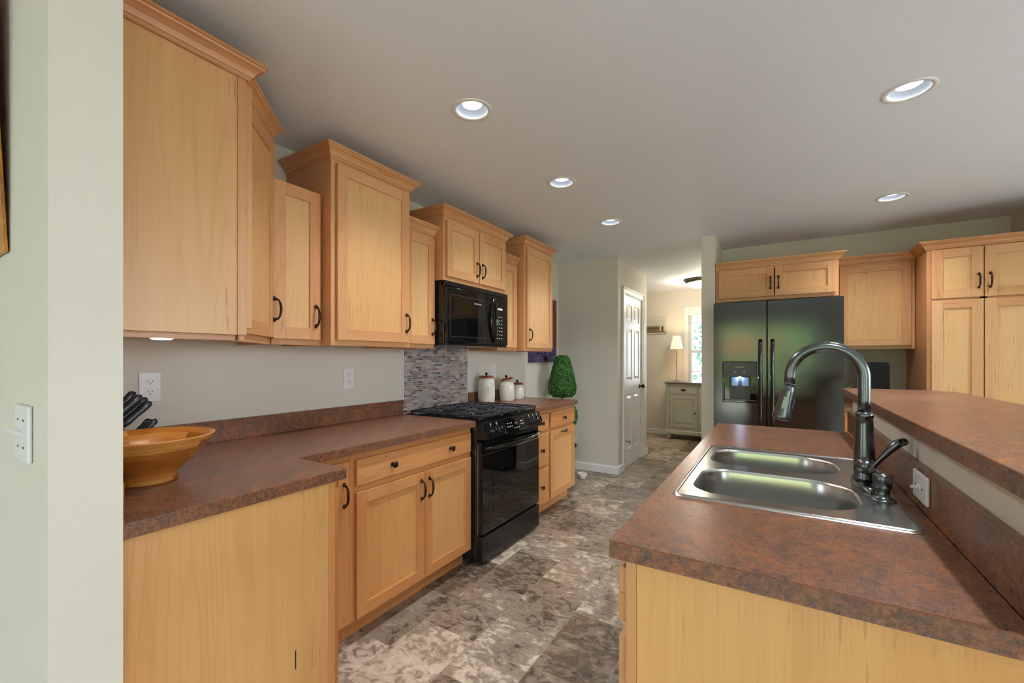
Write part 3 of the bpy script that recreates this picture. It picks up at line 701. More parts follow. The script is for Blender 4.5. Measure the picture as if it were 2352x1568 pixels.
# ------------------------------------------------------------------ range
def make_range():
    t = thing('gas_range', 'black slide-in gas range with glass oven door under the microwave', 'range', (0, 2.190, 0))
    w = .757
    m = MB(); m.box(.05, .655, .004, w-.004, .03, .895); m.box(.655, .668, .0, .012, .03, .78); m.box(.655, .668, w-.012, w, .03, .78); m.build('body', M['blacksoft'], t, bevel=.003)
    for x in (.12, .60):
        for y in (.05, w-.05): MB().lathe([(.018, 0), (.018, .03)], 12, (x, y, 0)).build('foot', M['dark'], t)
    c_ = MB(); c_.box(.045, .66, -.0, w, .896, .918); c_.box(.055, .65, .012, w-.012, .918, .920); c_.build('cooktop', M['black'], t, bevel=.004)
    burn = [(.20, .16), (.48, .16), (.34, .378), (.20, .60), (.48, .60)]
    for bx, by in burn:
        b = MB(); b.lathe([(.052, 0), (.050, .006), (.036, .008)], 24, (bx, by, .920)); b.lathe([(.034, .008), (.036, .012), (.030, .018), (0, .019)], 24, (bx, by, .920), mi=1)
        b.build('burner', [M['chrome'], M['blacksoft']], t)
    def grate(y0, y1, centres):
        g = MB(); x0, x1 = .075, .672; z0, z1 = .934, .946; b = .011
        g.box(x0, x1, y0, y0+b, z0, z1); g.box(x0, x1, y1-b, y1, z0, z1); g.box(x0, x0+b, y0, y1, z0, z1); g.box(x1-b, x1, y0, y1, z0-.004, z1)
        ym = (y0+y1)/2; g.box(x0, x1, ym-b/2, ym+b/2, z0, z1) if len(centres) > 1 or True else None
        for cx_, cy_ in centres:
            n = 6
            for k in range(n):
                a = k*math.pi*2/n+.26; p0 = Vector((cx_, cy_, z1-.004)); dv = Vector((math.cos(a), math.sin(a), 0))
                e = 10
                for lim, comp, s_ in ((x0, 0, -1), (x1, 0, 1), (y0, 1, -1), (y1, 1, 1)):
                    if dv[comp]*s_ > 1e-4: e = min(e, (lim-p0[comp])/dv[comp])
                e = min(e, .15); q0 = p0+dv*.028; q1 = p0+dv*(e-.004)
                if (q1-q0).length < .01: continue
                nrm = Vector((-dv.y, dv.x, 0))*.006
                P = [q0-nrm, q0+nrm, q1+nrm, q1-nrm]; P = [(p.x, p.y, z0) for p in P]+[(p.x, p.y, z1+.003) for p in P]
                g.poly(P, [(0, 3, 2, 1), (4, 5, 6, 7), (0, 1, 5, 4), (1, 2, 6, 5), (2, 3, 7, 6), (3, 0, 4, 7)])
            for k in range(4):
                a0 = k*math.pi/2+.1; pts = [(cx_+.085*math.cos(a0+j*.24), cy_+.085*math.sin(a0+j*.24), z1-.004) for j in range(5)]
                pts = [p for p in pts if y0 < p[1] < y1]
                if len(pts) > 1: g.tube(pts, .006, 6)
        for x in (x0+.006, x1-.006, (x0+x1)/2):
            for y in (y0+.006, y1-.006): g.box(x-.007, x+.007, y-.006, y+.006, .9185, z0)
        g.build('grate', M['iron'], t, bevel=.0015)
    grate(.012, .262, [burn[0], burn[1]]); grate(.265, .492, [burn[2], (.14, .378), (.58, .378)]); grate(.495, w-.012, [burn[3], burn[4]])
    # sloping control panel
    pts = [(.655, .900), (.692, .902), (.728, .796), (.655, .796)]
    p = MB(); p.extr([(x, z) for x, z in pts], 1, .0, w, 1); pan = p.build('control_panel', M['black'], t, bevel=.003)
    import mathutils
    ang = math.atan2(.728-.692, .902-.796)   # lean of the face from the vertical
    rotm = Matrix.Rotation(-ang, 4, 'Y')
    def on(y, s_, out=0):                      # point on the face: s_ = distance from the top edge
        return Vector((.692+math.sin(ang)*s_+math.cos(ang)*out, y, .902-math.cos(ang)*s_+math.sin(ang)*out))
    for y in (.088, .158, .585, .645, .705):
        k = MB(); k.lathe([(.0, 0), (.024, 0), (.024, .004), (.020, .007), (.019, .024), (.015, .027), (0, .027)], 24, axis='x'); k.box(.024, .034, -.004, .004, -.019, .019)
        k.box(.034, .0345, -.001, .001, 0, .018, mi=1)
        k.xf(Matrix.Translation(on(y, .062, .001)) @ Matrix.Rotation(-ang, 4, 'Y') if False else Matrix.Translation(on(y, .062, .001)) @ Matrix.Rotation(-ang, 4, 'Y'))
        k.build('knob', [M['black'], M['print']], pan)
        mk = MB(); mk.box(0, .0006, -.006, .006, -.006, .006); mk.box(0.0006, .0008, -.004, .004, -.004, .004, mi=1); mk.box(0, .0006, -.001, .001, -.016, -.006)
        mk.xf(Matrix.Translation(on(y, .018, .0005)) @ Matrix.Rotation(-ang, 4, 'Y')); mk.build('marking', [M['print'], M['black']], pan)
    dsp = MB(); R0 = Matrix.Rotation(-ang, 4, 'Y')
    dsp.box(0, .002, -.13, .13, -.038, .038); dsp.xf(Matrix.Translation(on(.37, .055, .0)) @ R0); dsp.build('display', M['blackglass'], pan)
    marks = [(-.10+i*.026, -.088+i*.026, .012-j*.022, .017-j*.022) for i in range(3) for j in range(2)]+[(-.02+i*.02, -.012+i*.02, -.028, -.022) for i in range(4)]+[(.075+i*.025, .09+i*.025, .012-j*.02, .016-j*.02) for i in range(2) for j in range(2)]
    for y0_, y1_, z0_, z1_ in marks:
        B(0, .0005, y0_, y1_, z0_, z1_).xf(Matrix.Translation(on(.37, .055, .0022)) @ R0).build('touch_key', M['print'], pan)
    text('clock_digits', '12:05', .016, M['print'], pan, on(.385, .05, .0024), (R(90), 0, R(90)))
    m = MB(); m.box(-.001, .001, -.132, -.129, -.044, .044); m.box(-.001, .001, .129, .132, -.044, .044); m.box(-.001, .001, -.129, .129, -.045, -.043); m.xf(Matrix.Translation(on(.37, .055, .0)) @ R0); m.build('display_frame', M['chrome'], pan)
    # oven door
    d = MB(); d.box(.660, .690, .003, w-.003, .196, .782); d = d.build('oven_door', M['black'], t, bevel=.004)
    B(.690, .696, .006, w-.006, .20, .695).build('door_glass', M['blackglass'], d, bevel=.002)
    B(.6962, .6972, .13, w-.13, .30, .60).build('window', M['blackglass'], d)
    B(.690, .6975, .004, w-.004, .695, .699).build('door_trim', M['chrome'], d)
    h = MB(); n = 24; P = [(.712+.040*math.sin(math.pi*i/n)**.8, .022+(w-.044)*i/n, .742-.006*math.sin(math.pi*i/n)) for i in range(n+1)]
    h.tube(P, [.012+.006*math.sin(math.pi*i/n) for i in range(n+1)], 12, flat=.8)
    for y in (.03, w-.03): h.box(.688, .718, y-.012, y+.012, .730, .752)
    h.build('door_handle', M['black'], d)
    text('logo', 'FRIGIDAIRE', .014, M['greypl'], d, (.6975, w/2, .222), (R(90), 0, R(90)), 1.2)
    d2 = MB(); d2.box(.655, .696, .003, w-.003, .022, .186); d2.build('storage_drawer', M['blacksoft'], t, bevel=.004)
    s_ = MB(); s_.box(.663, .6665, -.0012, .0025, .20, .76); s_.box(.640, .644, -.0012, .0038, .04, .88); s_.build('side_trim', M['chrome'], t)
    return t
make_range()

# ------------------------------------------------------------------ microwave
def microwave():
    t = thing('microwave', 'black over-the-range microwave with curved handle, mounted under the short cabinet', 'microwave', (0, 2.189, 1.398))
    w, h = .756, .425
    m = MB(); m.box(.004, .385, .0, w, .01, h-.002); m.build('body', M['blacksoft'], t, bevel=.002)
    B(.03, .402, .004, w-.004, -.004, .012).build('bottom_vent', M['blacksoft'], t, bevel=.003); B(.36, .410, .0, w, h-.034, h-.004).build('top_vent', M['blacksoft'], t, bevel=.003)
    d = MB(); d.box(.386, .412, .002, .575, .012, h-.036); d = d.build('door', M['black'], t, bevel=.006, seg=3)
    g = MB(); g.box(.4122, .4135, .035, .50, .06, .335); g.build('window', M['blackglass'], d)
    f = MB()
    for a in ((.034, .502, .056, .0585), (.034, .502, .335, .3375), (.032, .0345, .058, .336)): f.box(.4120, .4142, *a)
    f.build('window_frame', M['greypl'], d)
    hd = MB(); n = 20; P = [(.420+.030*math.sin(math.pi*i/n), .548-.012*math.sin(math.pi*i/n), .03+.345*i/n) for i in range(n+1)]
    hd.tube(P, [.007+.006*math.sin(math.pi*i/n) for i in range(n+1)], 10); P = [(.417+.010*math.sin(math.pi*i/n), .548-.055*math.sin(math.pi*i/n), .03+.345*i/n) for i in range(n+1)]
    hd.tube(P, .007, 8); hd.build('door_handle', M['black'], d)
    text('logo', 'FRIGIDAIRE', .014, M['print'], d, (.4138, .345, .300), (R(90), 0, R(90)), 1.2)
    p = MB(); p.box(.386, .410, .577, w-.002, .012, h-.036); p = p.build('control_panel', M['black'], t, bevel=.004)
    B(.4102, .4108, .60, .675, .285, .30).build('clock_display', M['print'], p)
    for j in range(7):
        for i in range(3): B(.4102, .4108, .600+i*.03, .612+i*.03, .06+j*.028, .066+j*.028).build('button', M['print'], p)
    return t
microwave()

# ------------------------------------------------------------------ fridge and cabinets round it
def fridge():
    x0, x1, yf = 1.787, 2.693, 4.126
    t = thing('refrigerator', 'black side-by-side refrigerator with ice dispenser in the left door', 'refrigerator', (0, 0, 0))
    m = MB(); m.box(x0+.004, x1-.004, yf+.062, 4.99, .02, 1.765); m.build('body', M['blacksoft'], t, bevel=.004)
    m = MB(); m.box(x0+.02, x1-.02, yf+.05, yf+.08, 0, .075); m.build('base_grille', M['dark'], t)
    sp = 2.185
    dz0, dz1, dx0, dx1 = .936, 1.276, 1.861, 2.113
    L = MB()   # left door with an opening for the dispenser
    L.box(x0, dx0, yf, yf+.058, .08, 1.783); L.box(dx1, sp-.004, yf, yf+.058, .08, 1.783); L.box(dx0, dx1, yf, yf+.058, .08, dz0); L.box(dx0, dx1, yf, yf+.058, dz1, 1.783)
    L = L.build('door', M['fridge'], t)
    Rr = B(sp+.004, x1, yf, yf+.058, .08, 1.783).build('door', M['fridge'], t, bevel=.006, seg=3)
    def fhandle(x, par):
        h = MB(); n = 16; P = [(x, yf-.014-.036*min(1, math.sin(math.pi*i/n)*3.2), .55+.91*i/n) for i in range(n+1)]
        h.tube(P, .0145, 12); h.build('door_handle', M['black'], par)
    fhandle(2.140, L); fhandle(2.226, Rr)
    f = MB(); fw = .006
    f.box(dx0-fw, dx1+fw, yf-.004, yf+.004, dz1, dz1+fw); f.box(dx0-fw, dx1+fw, yf-.004, yf+.004, dz0-fw, dz0); f.box(dx0-fw, dx0, yf-.004, yf+.004, dz0, dz1); f.box(dx1, dx1+fw, yf-.004, yf+.004, dz0, dz1)
    f.build('dispenser_frame', M['black'], L, bevel=.002)
    B(dx0, dx1, yf-.002, yf+.03, 1.155, dz1).build('dispenser_panel', M['greypl'], L, bevel=.003)
    text('logo', 'FRIGIDAIRE', .012, M['print'], L, ((dx0+dx1)/2, yf-.0025, 1.232), (R(90), 0, 0), 1.15)
    for x in (dx0+.085, dx0+.155): B(x, x+.012, yf-.003, yf-.0021, 1.196, 1.199).build('dispenser_icon', M['print'], L); B(x-.004, x+.014, yf-.003, yf-.0021, 1.184, 1.186).build('dispenser_icon', M['print'], L)
    r = MB(); r.box(dx0, dx0+.004, yf, yf+.056, dz0, 1.155); r.box(dx1-.004, dx1, yf, yf+.056, dz0, 1.155); r.box(dx0, dx1, yf+.050, yf+.056, dz0, 1.155); r.box(dx0, dx1, yf, yf+.056, dz0, dz0+.012)
    r.build('dispenser_recess', M['black'], L)
    B(dx0+.048, dx1-.048, yf+.040, yf+.049, dz0+.02, 1.15).build('dispenser_backplate', M['greypl'], L, bevel=.003)
    for x in (dx0+.062, dx0+.142): B(x, x+.052, yf+.028, yf+.036, 1.07, 1.145).build('dispenser_paddle', M['paddle'], L, bevel=.003)
    ld = bpy.data.lights.new('dispenser_lamp', 'POINT'); ld.energy = .35; ld.color = (.55, .72, 1); ld.shadow_soft_size = .006
    lo = bpy.data.objects.new('dispenser_lamp', ld); COL.objects.link(lo); lo.parent = L; lo.location = ((dx0+dx1)/2, yf+.018, 1.142)
    B((dx0+dx1)/2-.006, (dx0+dx1)/2+.006, yf+.02, yf+.03, 1.148, 1.155).build('dispenser_bulb', M['puck'], L)
M['matteblack'] = plain('matte_black_plastic', c(34, 35, 38), .6, spec=.2)
M['paddle'] = plain('clear_blue_paddle', c(130, 150, 190), .12)
fridge()
wall_cab('low wide two-door maple cabinet with crown above the black refrigerator', (1.772, 4.412, 1.822), 0, .916, .604, .312, [(.026, .462), (.470, .896)], [(0, 0), (.916, 0), (.916, .604)], ctop=.045, doorz=(.03, .286), handles=[(0, .437, .145), (1, .495, .145)], name='fridge_cabinet')
wall_cab('square single-door maple upper cabinet between refrigerator and pantry', (2.690, 4.715, 1.385), 0, .523, .302, .748, [(.03, .498)], [(0, 0), (.523, 0)], ctop=.045, doorz=(.03, .712), name='wall_cabinet')
t = thing('pantry_cabinet', 'tall maple pantry cabinet with small doors over long doors, at far right', 'cabinet', (3.217, 4.412, 0), 0)
m = MB(); m.box(0, T, T, .604, 0, 2.134, 2); m.box(.60, .619, T, .604, 0, 2.134, 2); m.box(T, .60, T, .604, 2.12, 2.134, 0); m.box(T, .60, .595, .604, .1, 2.12, 2); m.box(T, .60, T, .6, .1, .115, 0); m.build('carcass', M['maple'], t, bevel=.001)
m = MB(); m.box(0, .038, 0, T, .1, 2.134, 2); m.box(.581, .619, 0, T, .1, 2.134, 2); m.box(.28, .32, 0, T, .138, 2.096, 2)
for z in (.1, 1.723, 2.096): m.box(.038, .581, 0, T, z, z+.038, 0)
m.build('face_frame', M['maple'], t, bevel=.0008)
B(0, .619, .06, .078, 0, .1, 0).build('toe_kick', M['maple'], t)
for z0, z1, hz in ((1.750, 2.112, 1.865), (.115, 1.737, .93)):
    for a, b, hx in ((.024, .297, .272), (.303, .600, .330)):
        d = shaker(t, a, b, z0, z1, sw=.062); put(HANDLE, 'handle', d, (hx, -.021, hz))
crown(t, [(0, .604), (0, 0), (.619, 0)], 2.119)
# desk-side base cabinet and its top
t = thing('base_cabinet', 'maple base cabinet partly hidden behind the raised bar, right of the refrigerator', 'cabinet', (2.700, 4.412, 0), 0, 'maple base cabinets')
base_box(t, .513, .604); base_frame(t, .513, [.704])
d = slab(t, .022, .49, .722, .842); put(KNOB, 'knob', d, (.256, -.02, .781))
d = shaker(t, .022, .49, .112, .69); put(HANDLE, 'handle', d, (.46, -.021, .60))
o = ctop('countertop', 'small brown laminate countertop beside the refrigerator, below the square cabinet', [(2.698, 4.372), (3.214, 4.372), (3.214, 5.018), (2.698, 5.018)])
B(2.698, 3.214, 4.999, 5.018, .9145, 1.014).build('backsplash', M['lam'], o, bevel=.0015)
t = thing('computer_monitor', 'black monitor with rounded corners standing on the small countertop beside the refrigerator', 'monitor', (2.955, 4.74, .9145))
m = MB(); rr = .03; pts = []
for cx_, cz_, a0 in ((.075, .33, 0), (-.075, .33, 90), (-.075, .09, 180), (.075, .09, 270)):
    for i in range(7): a = R(a0+i*15); pts.append((cx_+rr*math.cos(a), cz_+rr*math.sin(a)))
m.extr(pts, 1, -.012, .012); m.build('screen', M['matteblack'], t, bevel=.003)
m = MB(); m.box(-.015, .015, .013, .028, .01, .2); m.lathe([(.07, 0), (.07, .006), (.02, .012)], 24, (0, .01, 0)); m.build('stand', M['black'], t)
P = [(2.73, 4.9985, 1.02), (2.76, 4.99, 1.05), (2.80, 4.985, 1.085), (2.83, 4.98, 1.10), (2.85, 4.985, 1.13)]
cb = MB(); cb.tube([(2.745, 4.98, .92), (2.755, 4.97, .98), (2.79, 4.95, 1.03), (2.84, 4.93, 1.06), (2.87, 4.96, 1.10), (2.875, 5.012, 1.14)], .0035, 6)
cb.tube([(2.745, 4.975, .92), (2.78, 4.95, .99), (2.84, 4.95, 1.02), (2.89, 4.98, 1.10), (2.90, 5.012, 1.14)], .0035, 6)
tag(cb.build('charging_cord', M['white']), 'white cord looping up to the wall outlet behind the faucet', 'cord')

# ------------------------------------------------------------------ island
IX0, IX1, IY0, IY1 = 1.956, 2.583, .909, 2.895
SX0, SX1, SY0, SY1 = 2.03, 2.53, 1.325, 2.09   # opening
m = MB()
for a in ((IX0, SX0, IY0, IY1), (SX1, IX1, IY0, IY1), (SX0, SX1, IY0, SY0), (SX0, SX1, SY1, IY1)): m.box(*a, .876, .914)
icx = tag(m.build('island_countertop', M['lam']), 'rust brown laminate island countertop holding the steel sink', 'countertop')
B(2.584, 2.6055, IY0, 2.93, .9145, 1.022).build('backsplash', M['lam'], icx, bevel=.0015)
sm = MB(); sm.box(IX0-.0008, IX1, IY0-.0008, IY0, .9115, .9130); sm.build('edge_seam', M['seam'] if 'seam' in M else M['lidwood'], icx)
# island base: end panel, frame, drawers and doors (front towards -X)
t = thing('island_cabinet', 'maple island base cabinet under the sink counter with plain wide end panel', 'cabinet', (0, 0, 0), 0, 'maple base cabinets')
m = MB(); m.box(2.01, 2.60, .945, .96, .1, .876, 2); m.box(2.01, 2.60, 2.86, 2.875, .1, .876, 2); m.box(2.585, 2.60, .96, 2.86, .1, .876, 2); m.box(2.01, 2.585, .96, 2.86, .1, .115, 1); m.build('carcass', M['maple'], t)
m = MB(); m.box(2.008, 2.602, .933, .9445, 0, .876, 2); m.build('side_panel', M['mend_lit'], t, bevel=.001)
m = MB(); m.box(1.985, 2.0075, .933, .965, 0, .876, 2); m.box(1.985, 2.004, .965, 2.875, .838, .876, 1); m.box(1.985, 2.004, .965, 2.875, .1, .13, 1); m.box(1.985, 2.004, .965, 2.875, .688, .72, 1)
for y in (1.33, 2.09, 2.84): m.box(1.985, 2.004, y-.02, y+.02, .13, .838, 2)
m.build('face_frame', M['maple'], t, bevel=.0008)
B(2.045, 2.06, .96, 2.86, 0, .1, 1).build('toe_kick', M['maple'], t)
def xdoor(y0, y1, z0, z1, name='door', hz=None, hy=None):
    m = MB(); sw = .057
    m.box(1.965, 1.984, y0, y0+sw, z0, z1, 2); m.box(1.965, 1.984, y1-sw, y1, z0, z1, 2); m.box(1.965, 1.984, y0+sw, y1-sw, z0, z0+sw, 1); m.box(1.965, 1.984, y0+sw, y1-sw, z1-sw, z1, 1); m.box(1.974, 1.981, y0+sw, y1-sw, z0+sw, z1-sw, 2)
    o = m.build(name, M['maple'], t, bevel=.0016)
    if hy: put(HANDLE, 'handle', o, (1.964, hy, hz), (0, 0, R(-90)))
def xdrawer(y0, y1, z0, z1):
    o = B(1.965, 1.984, y0, y1, z0, z1, 1).build('drawer', M['maple'], t, bevel=.003); put(KNOB, 'knob', o, (1.965, (y0+y1)/2, (z0+z1)/2), (0, 0, R(-90)))
for y0, y1 in ((.947, 1.315), (2.105, 2.825)): xdrawer(y0, y1, .722, .845); xdoor(y0, y1, .115, .69, hz=.6, hy=y1-.03)
xdrawer(1.345, 2.075, .722, .845); xdoor(1.345, 1.705, .115, .69, hz=.6, hy=1.675); xdoor(1.715, 2.075, .115, .69, hz=.6, hy=1.745)
# pony wall and bar top
struct(B(2.606, 2.73, .935, 2.92, 0, 1.103).build('wall_bar', M['wall']))
bt = tag(MB().prism([(2.569, .80), (3.015, .80), (3.015, 2.96), (2.925, 3.045), (2.569, 3.030)], 1.104, 1.142, 1).build('bar_top', M['lam'], bevel=.0015), 'raised orange-brown laminate bar top running along the island behind the faucet', 'countertop')
m = MB(); m.box(2.5682, 2.569, .80, 3.03, 1.1395, 1.1405); m.build('edge_seam', M['lidwood'], bt)

# ------------------------------------------------------------------ sink
def sink():
    t = thing('kitchen_sink', 'double-bowl stainless steel drop-in sink in the island counter', 'sink', (0, 0, .9145))
    def rrect(x0, x1, y0, y1, r, n=8):
        rs = r if isinstance(r, (tuple, list)) else (r,)*4; out = []
        for (cx_, cy_, a0, q) in ((x1-rs[0], y1-rs[0], 0, rs[0]), (x0+rs[1], y1-rs[1], 90, rs[1]), (x0+rs[2], y0+rs[2], 180, rs[2]), (x1-rs[3], y0+rs[3], 270, rs[3])):
            for i in range(n+1): a = R(a0+90*i/n); out.append((cx_+q*math.cos(a), cy_+q*math.sin(a)))
        return out
    outer = rrect(2.004, 2.552, 1.298, 2.116, .03)
    inner = rrect(2.018, 2.542, 1.310, 2.104, .024)
    b1 = rrect(2.042, 2.462, 1.366, 1.688, (.12, .085, .085, .13)); b2 = rrect(2.042, 2.452, 1.768, 2.066, (.13, .085, .085, .12))
    n = len(outer)
    # rim bead
    m = MB(); P = [(x, y, 0) for x, y in outer]+[(x*.5+ix*.5, y*.5+iy*.5, .007) for (x, y), (ix, iy) in zip(outer, inner)]+[(x, y, .0035) for x, y in inner]
    m.poly(P, [(k*n+i, k*n+(i+1) % n, (k+1)*n+(i+1) % n, (k+1)*n+i) for k in range(2) for i in range(n)], None, 0, True)
    m.build('rim', M['steel'], t)
    # deck with two bowl openings
    bm = bmesh.new(); edges = []
    for L in (inner, b1, b2):
        vs_ = [bm.verts.new((x, y, .0035)) for x, y in L]
        for i in range(len(vs_)): edges.append(bm.edges.new((vs_[i], vs_[(i+1) % len(vs_)])))
    bmesh.ops.triangle_fill(bm, use_beauty=True, edges=edges)
    def inside(p, L):
        r = False; j = len(L)-1
        for i in range(len(L)):
            if (L[i][1] > p.y) != (L[j][1] > p.y) and p.x < (L[j][0]-L[i][0])*(p.y-L[i][1])/(L[j][1]-L[i][1])+L[i][0]: r = not r
            j = i
        return r
    for f in list(bm.faces):
        cc = f.calc_center_median()
        if inside(cc, b1) or inside(cc, b2): bm.faces.remove(f)
    for f in bm.faces:
        if f.normal.z < 0: f.normal_flip()
    me = bpy.data.meshes.new('deck'); bm.to_mesh(me); bm.free(); me.materials.append(M['steel'])
    o = bpy.data.objects.new('deck', me); COL.objects.link(o); o.parent = t
    for L in (b1, b2):
        cx_ = sum(p[0] for p in L)/len(L); cy_ = sum(p[1] for p in L)/len(L)
        m = MB(); prof = [(1.0, .0035), (.985, .001), (.97, -.006), (.955, -.05), (.935, -.14), (.90, -.172), (.82, -.186), (.4, -.190), (.1, -.192)]
        P = []
        for s_, z in prof: P += [(cx_+(x-cx_)*s_, cy_+(y-cy_)*s_, z) for x, y in L]
        m.poly(P, [(k*n+i, k*n+(i+1) % n, (k+1)*n+(i+1) % n, (k+1)*n+i) for k in range(len(prof)-1) for i in range(n)]+[tuple((len(prof)-1)*n+i for i in range(n))], None, 0, True)
        b = m.build('basin', M['steel'], t)
        MB().lathe([(.045, .0), (.043, .003), (.03, .001), (0, .001)], 24, (cx_, cy_, -.191)).build('drain', M['chrome'], b)
sink()

# ------------------------------------------------------------------ faucet, soap pump
def faucet():
    t = thing('kitchen_faucet', 'tall dark gooseneck faucet with pull-down spray head standing on the sink', 'faucet', (2.495, 1.714, .9185))
    m = MB(); n = 40
    ov = lambda s_, z: [(.031*s_*math.cos(2*math.pi*i/n), .125*s_*math.sin(2*math.pi*i/n)*(1) if False else .115*s_*math.sin(2*math.pi*i/n), z) for i in range(n)]
    P = ov(1, 0)+ov(1, .005)+ov(.93, .009)+ov(.90, .012); m.poly(P, [(k*n+i, k*n+(i+1) % n, (k+1)*n+(i+1) % n, (k+1)*n+i) for k in range(3) for i in range(n)]+[tuple(3*n+i for i in range(n))], None, 0, True)
    m.build('deck_plate', M['faucet'], t)
    m = MB(); m.lathe([(.029, .012), (.030, .022), (.027, .028), (.0275, .05), (.0262, .10), (.0225, .185), (.0212, .205), (.0235, .207), (.0235, .214), (.022, .222), (.0185, .225)], 32)
    m.build('body', M['faucet'], t)
    m = MB(); P = [(0, 0, .22), (0, 0, .26), (0, 0, .325)]; r = .097; zc = .330
    for i in range(0, 25): a = math.pi*i/24; P.append((-r+r*math.cos(a), 0, zc+r*math.sin(a)*1.0))
    P += [(-2*r-.001, 0, .305)]
    m.tube(P, .0165, 20); m.build('spout', M['faucet'], t)
    h = MB(); h.lathe([(.0, -.002), (.011, -.002), (.0165, .0), (.0165, .003), (.0135, .005), (.0135, .012), (.016, .016), (.017, .03), (.0255, .105), (.0275, .112), (.0275, .120), (.024, .124), (.012, .127), (0, .128)], 28)
    h.box(-.007, .007, -.024, -.016, .045, .085)
    h.xf(Matrix.Translation((-2*r, 0, .306)) @ Matrix.Rotation(R(180+12), 4, 'Y')); h.build('spray_head', M['faucet'], t)
    b = MB(); b.box(.008, .014, -.010, .010, .05, .088); b.xf(Matrix.Translation((-2*r, 0, .306)) @ Matrix.Rotation(R(192), 4, 'Y') @ Matrix.Translation((-.0345, 0, 0))); b.build('spray_button', M['greypl'], t, bevel=.003)
    l = MB(); l.sphere((.0, -.026, .062), .026, 20, 12, (1, 1.05, 1)); l.tube([(0, -.02, .062), (0, -.045, .062)], [.022, .018], 18)
    P = [(.004, -.046, .055), (.016, -.05, .07), (.034, -.053, .096), (.052, -.056, .122), (.068, -.058, .142), (.080, -.059, .148)]
    l.tube(P, [.010, .0085, .0095, .013, .016, .013], 14, flat=.8); l.sphere(P[-1], .0127, 14, 8, (1, .95, .85)); l.build('lever', M['faucet'], t)
    s_ = thing('soap_dispenser', 'short dark soap dispenser pump beside the faucet', 'soap dispenser', (2.512, 1.545, .9185))
    m = MB(); m.lathe([(.030, 0), (.030, .004), (.024, .007), (.016, .012), (.0165, .032), (.0175, .034), (.021, .036), (.0215, .068), (.019, .072), (.0, .0735)], 28); m.build('pump', M['faucet'], s_)
    m = MB(); m.tube([(0, .018, .062), (-.004, .030, .070), (-.010, .042, .073), (-.018, .052, .068), (-.02, .056, .060)], .0042, 10); m.build('nozzle', M['faucet'], s_)
faucet()

# ------------------------------------------------------------------ outlets and switches
def outlet(label, loc, rz, plug=False):
    t = thing('wall_outlet', label, 'outlet', loc, rz, 'white wall outlets')
    B(-.038, .038, -.006, 0, -.0625, .0625).build('cover_plate', M['white'], t, bevel=.003)
    for z in (-.0215, .0215):
        m = MB(); n = 20; pts = [(.0165*math.cos(2*math.pi*i/n), max(-.0135, min(.0135, .0175*math.sin(2*math.pi*i/n)))+z) for i in range(n)]
        m.extr(pts, 1, -.0078, -.006); r = m.build('receptacle', M['white'], t)
        s_ = MB(); s_.box(-.008, -.0062, -.0084, -.0078, z-.001, z+.008); s_.box(.0062, .008, -.0084, -.0078, z+.0, z+.007); s_.lathe([(.0025, .0078), (.0025, .0084)], 10, (0, 0, z-.0075), axis='-y'); s_.build('slots', M['dark'], r)
    return t
outlet('white duplex outlet on the range wall above the wooden bowl and knives', (.0005, .747, 1.186), R(90))
outlet('white duplex outlet on the range wall between wooden bowl and mosaic tiles', (.0005, 1.742, 1.181), R(90))
outlet('white duplex outlet on the wall behind the three canisters', (.0005, 3.335, 1.19), R(90))
outlet('white outlet low on the wall beside the floor bowl with a black plug in it', (.20, 4.7495, .30), 0)
outlet('white outlet above the small countertop beside the refrigerator with white cords', (2.885, 5.0195, 1.16), 0)
pl = MB(); pl.box(.20, .24, 4.715, 4.74, .26, .30); pl.tube([(.22, 4.72, .262), (.22, 4.715, .2), (.215, 4.73, .10), (.18, 4.74, .012)], .003, 6)
tag(pl.build('power_adapter', M['black']), 'small black power adapter plugged into the low outlet near the topiary', 'power adapter')
def switch(label, loc, rot, w, toggles):
    t = thing('light_switch', label, 'light switch', loc); t.rotation_euler = rot
    B(-w/2, w/2, -.008, 0, -.0625, .0625).build('cover_plate', M['white'], t, bevel=.005, seg=3)
    for x in toggles:
        m = MB(); m.box(x-.005, x+.005, -.010, -.008, -.012, .012); m.poly([(x-.004, -.009, -.006), (x+.004, -.009, -.006), (x+.004, -.009, .004), (x-.004, -.009, .004), (x-.003, -.026, .006), (x+.003, -.026, .006), (x+.003, -.026, .012), (x-.003, -.026, .012)], [(0, 3, 2, 1), (4, 5, 6, 7), (0, 1, 5, 4), (1, 2, 6, 5), (2, 3, 7, 6), (3, 0, 4, 7)])
        m.build('toggle', M['white'], t)
        for z in (-.030, .030): MB().lathe([(.003, .008), (.0025, .0092)], 10, (x, 0, z), axis='-y').build('screw', M['greypl'], t)
    return t
switch('white double light switch on the near left wall end, below the gold painting', (.838, NY0-.0005, 1.142), (0, 0, 0), .116, (-.023, .023))
switch('white switch turned sideways on the island backsplash behind the soap pump', (2.5835, 1.493, .979), (0, R(90), R(-90)), .072, (0,))

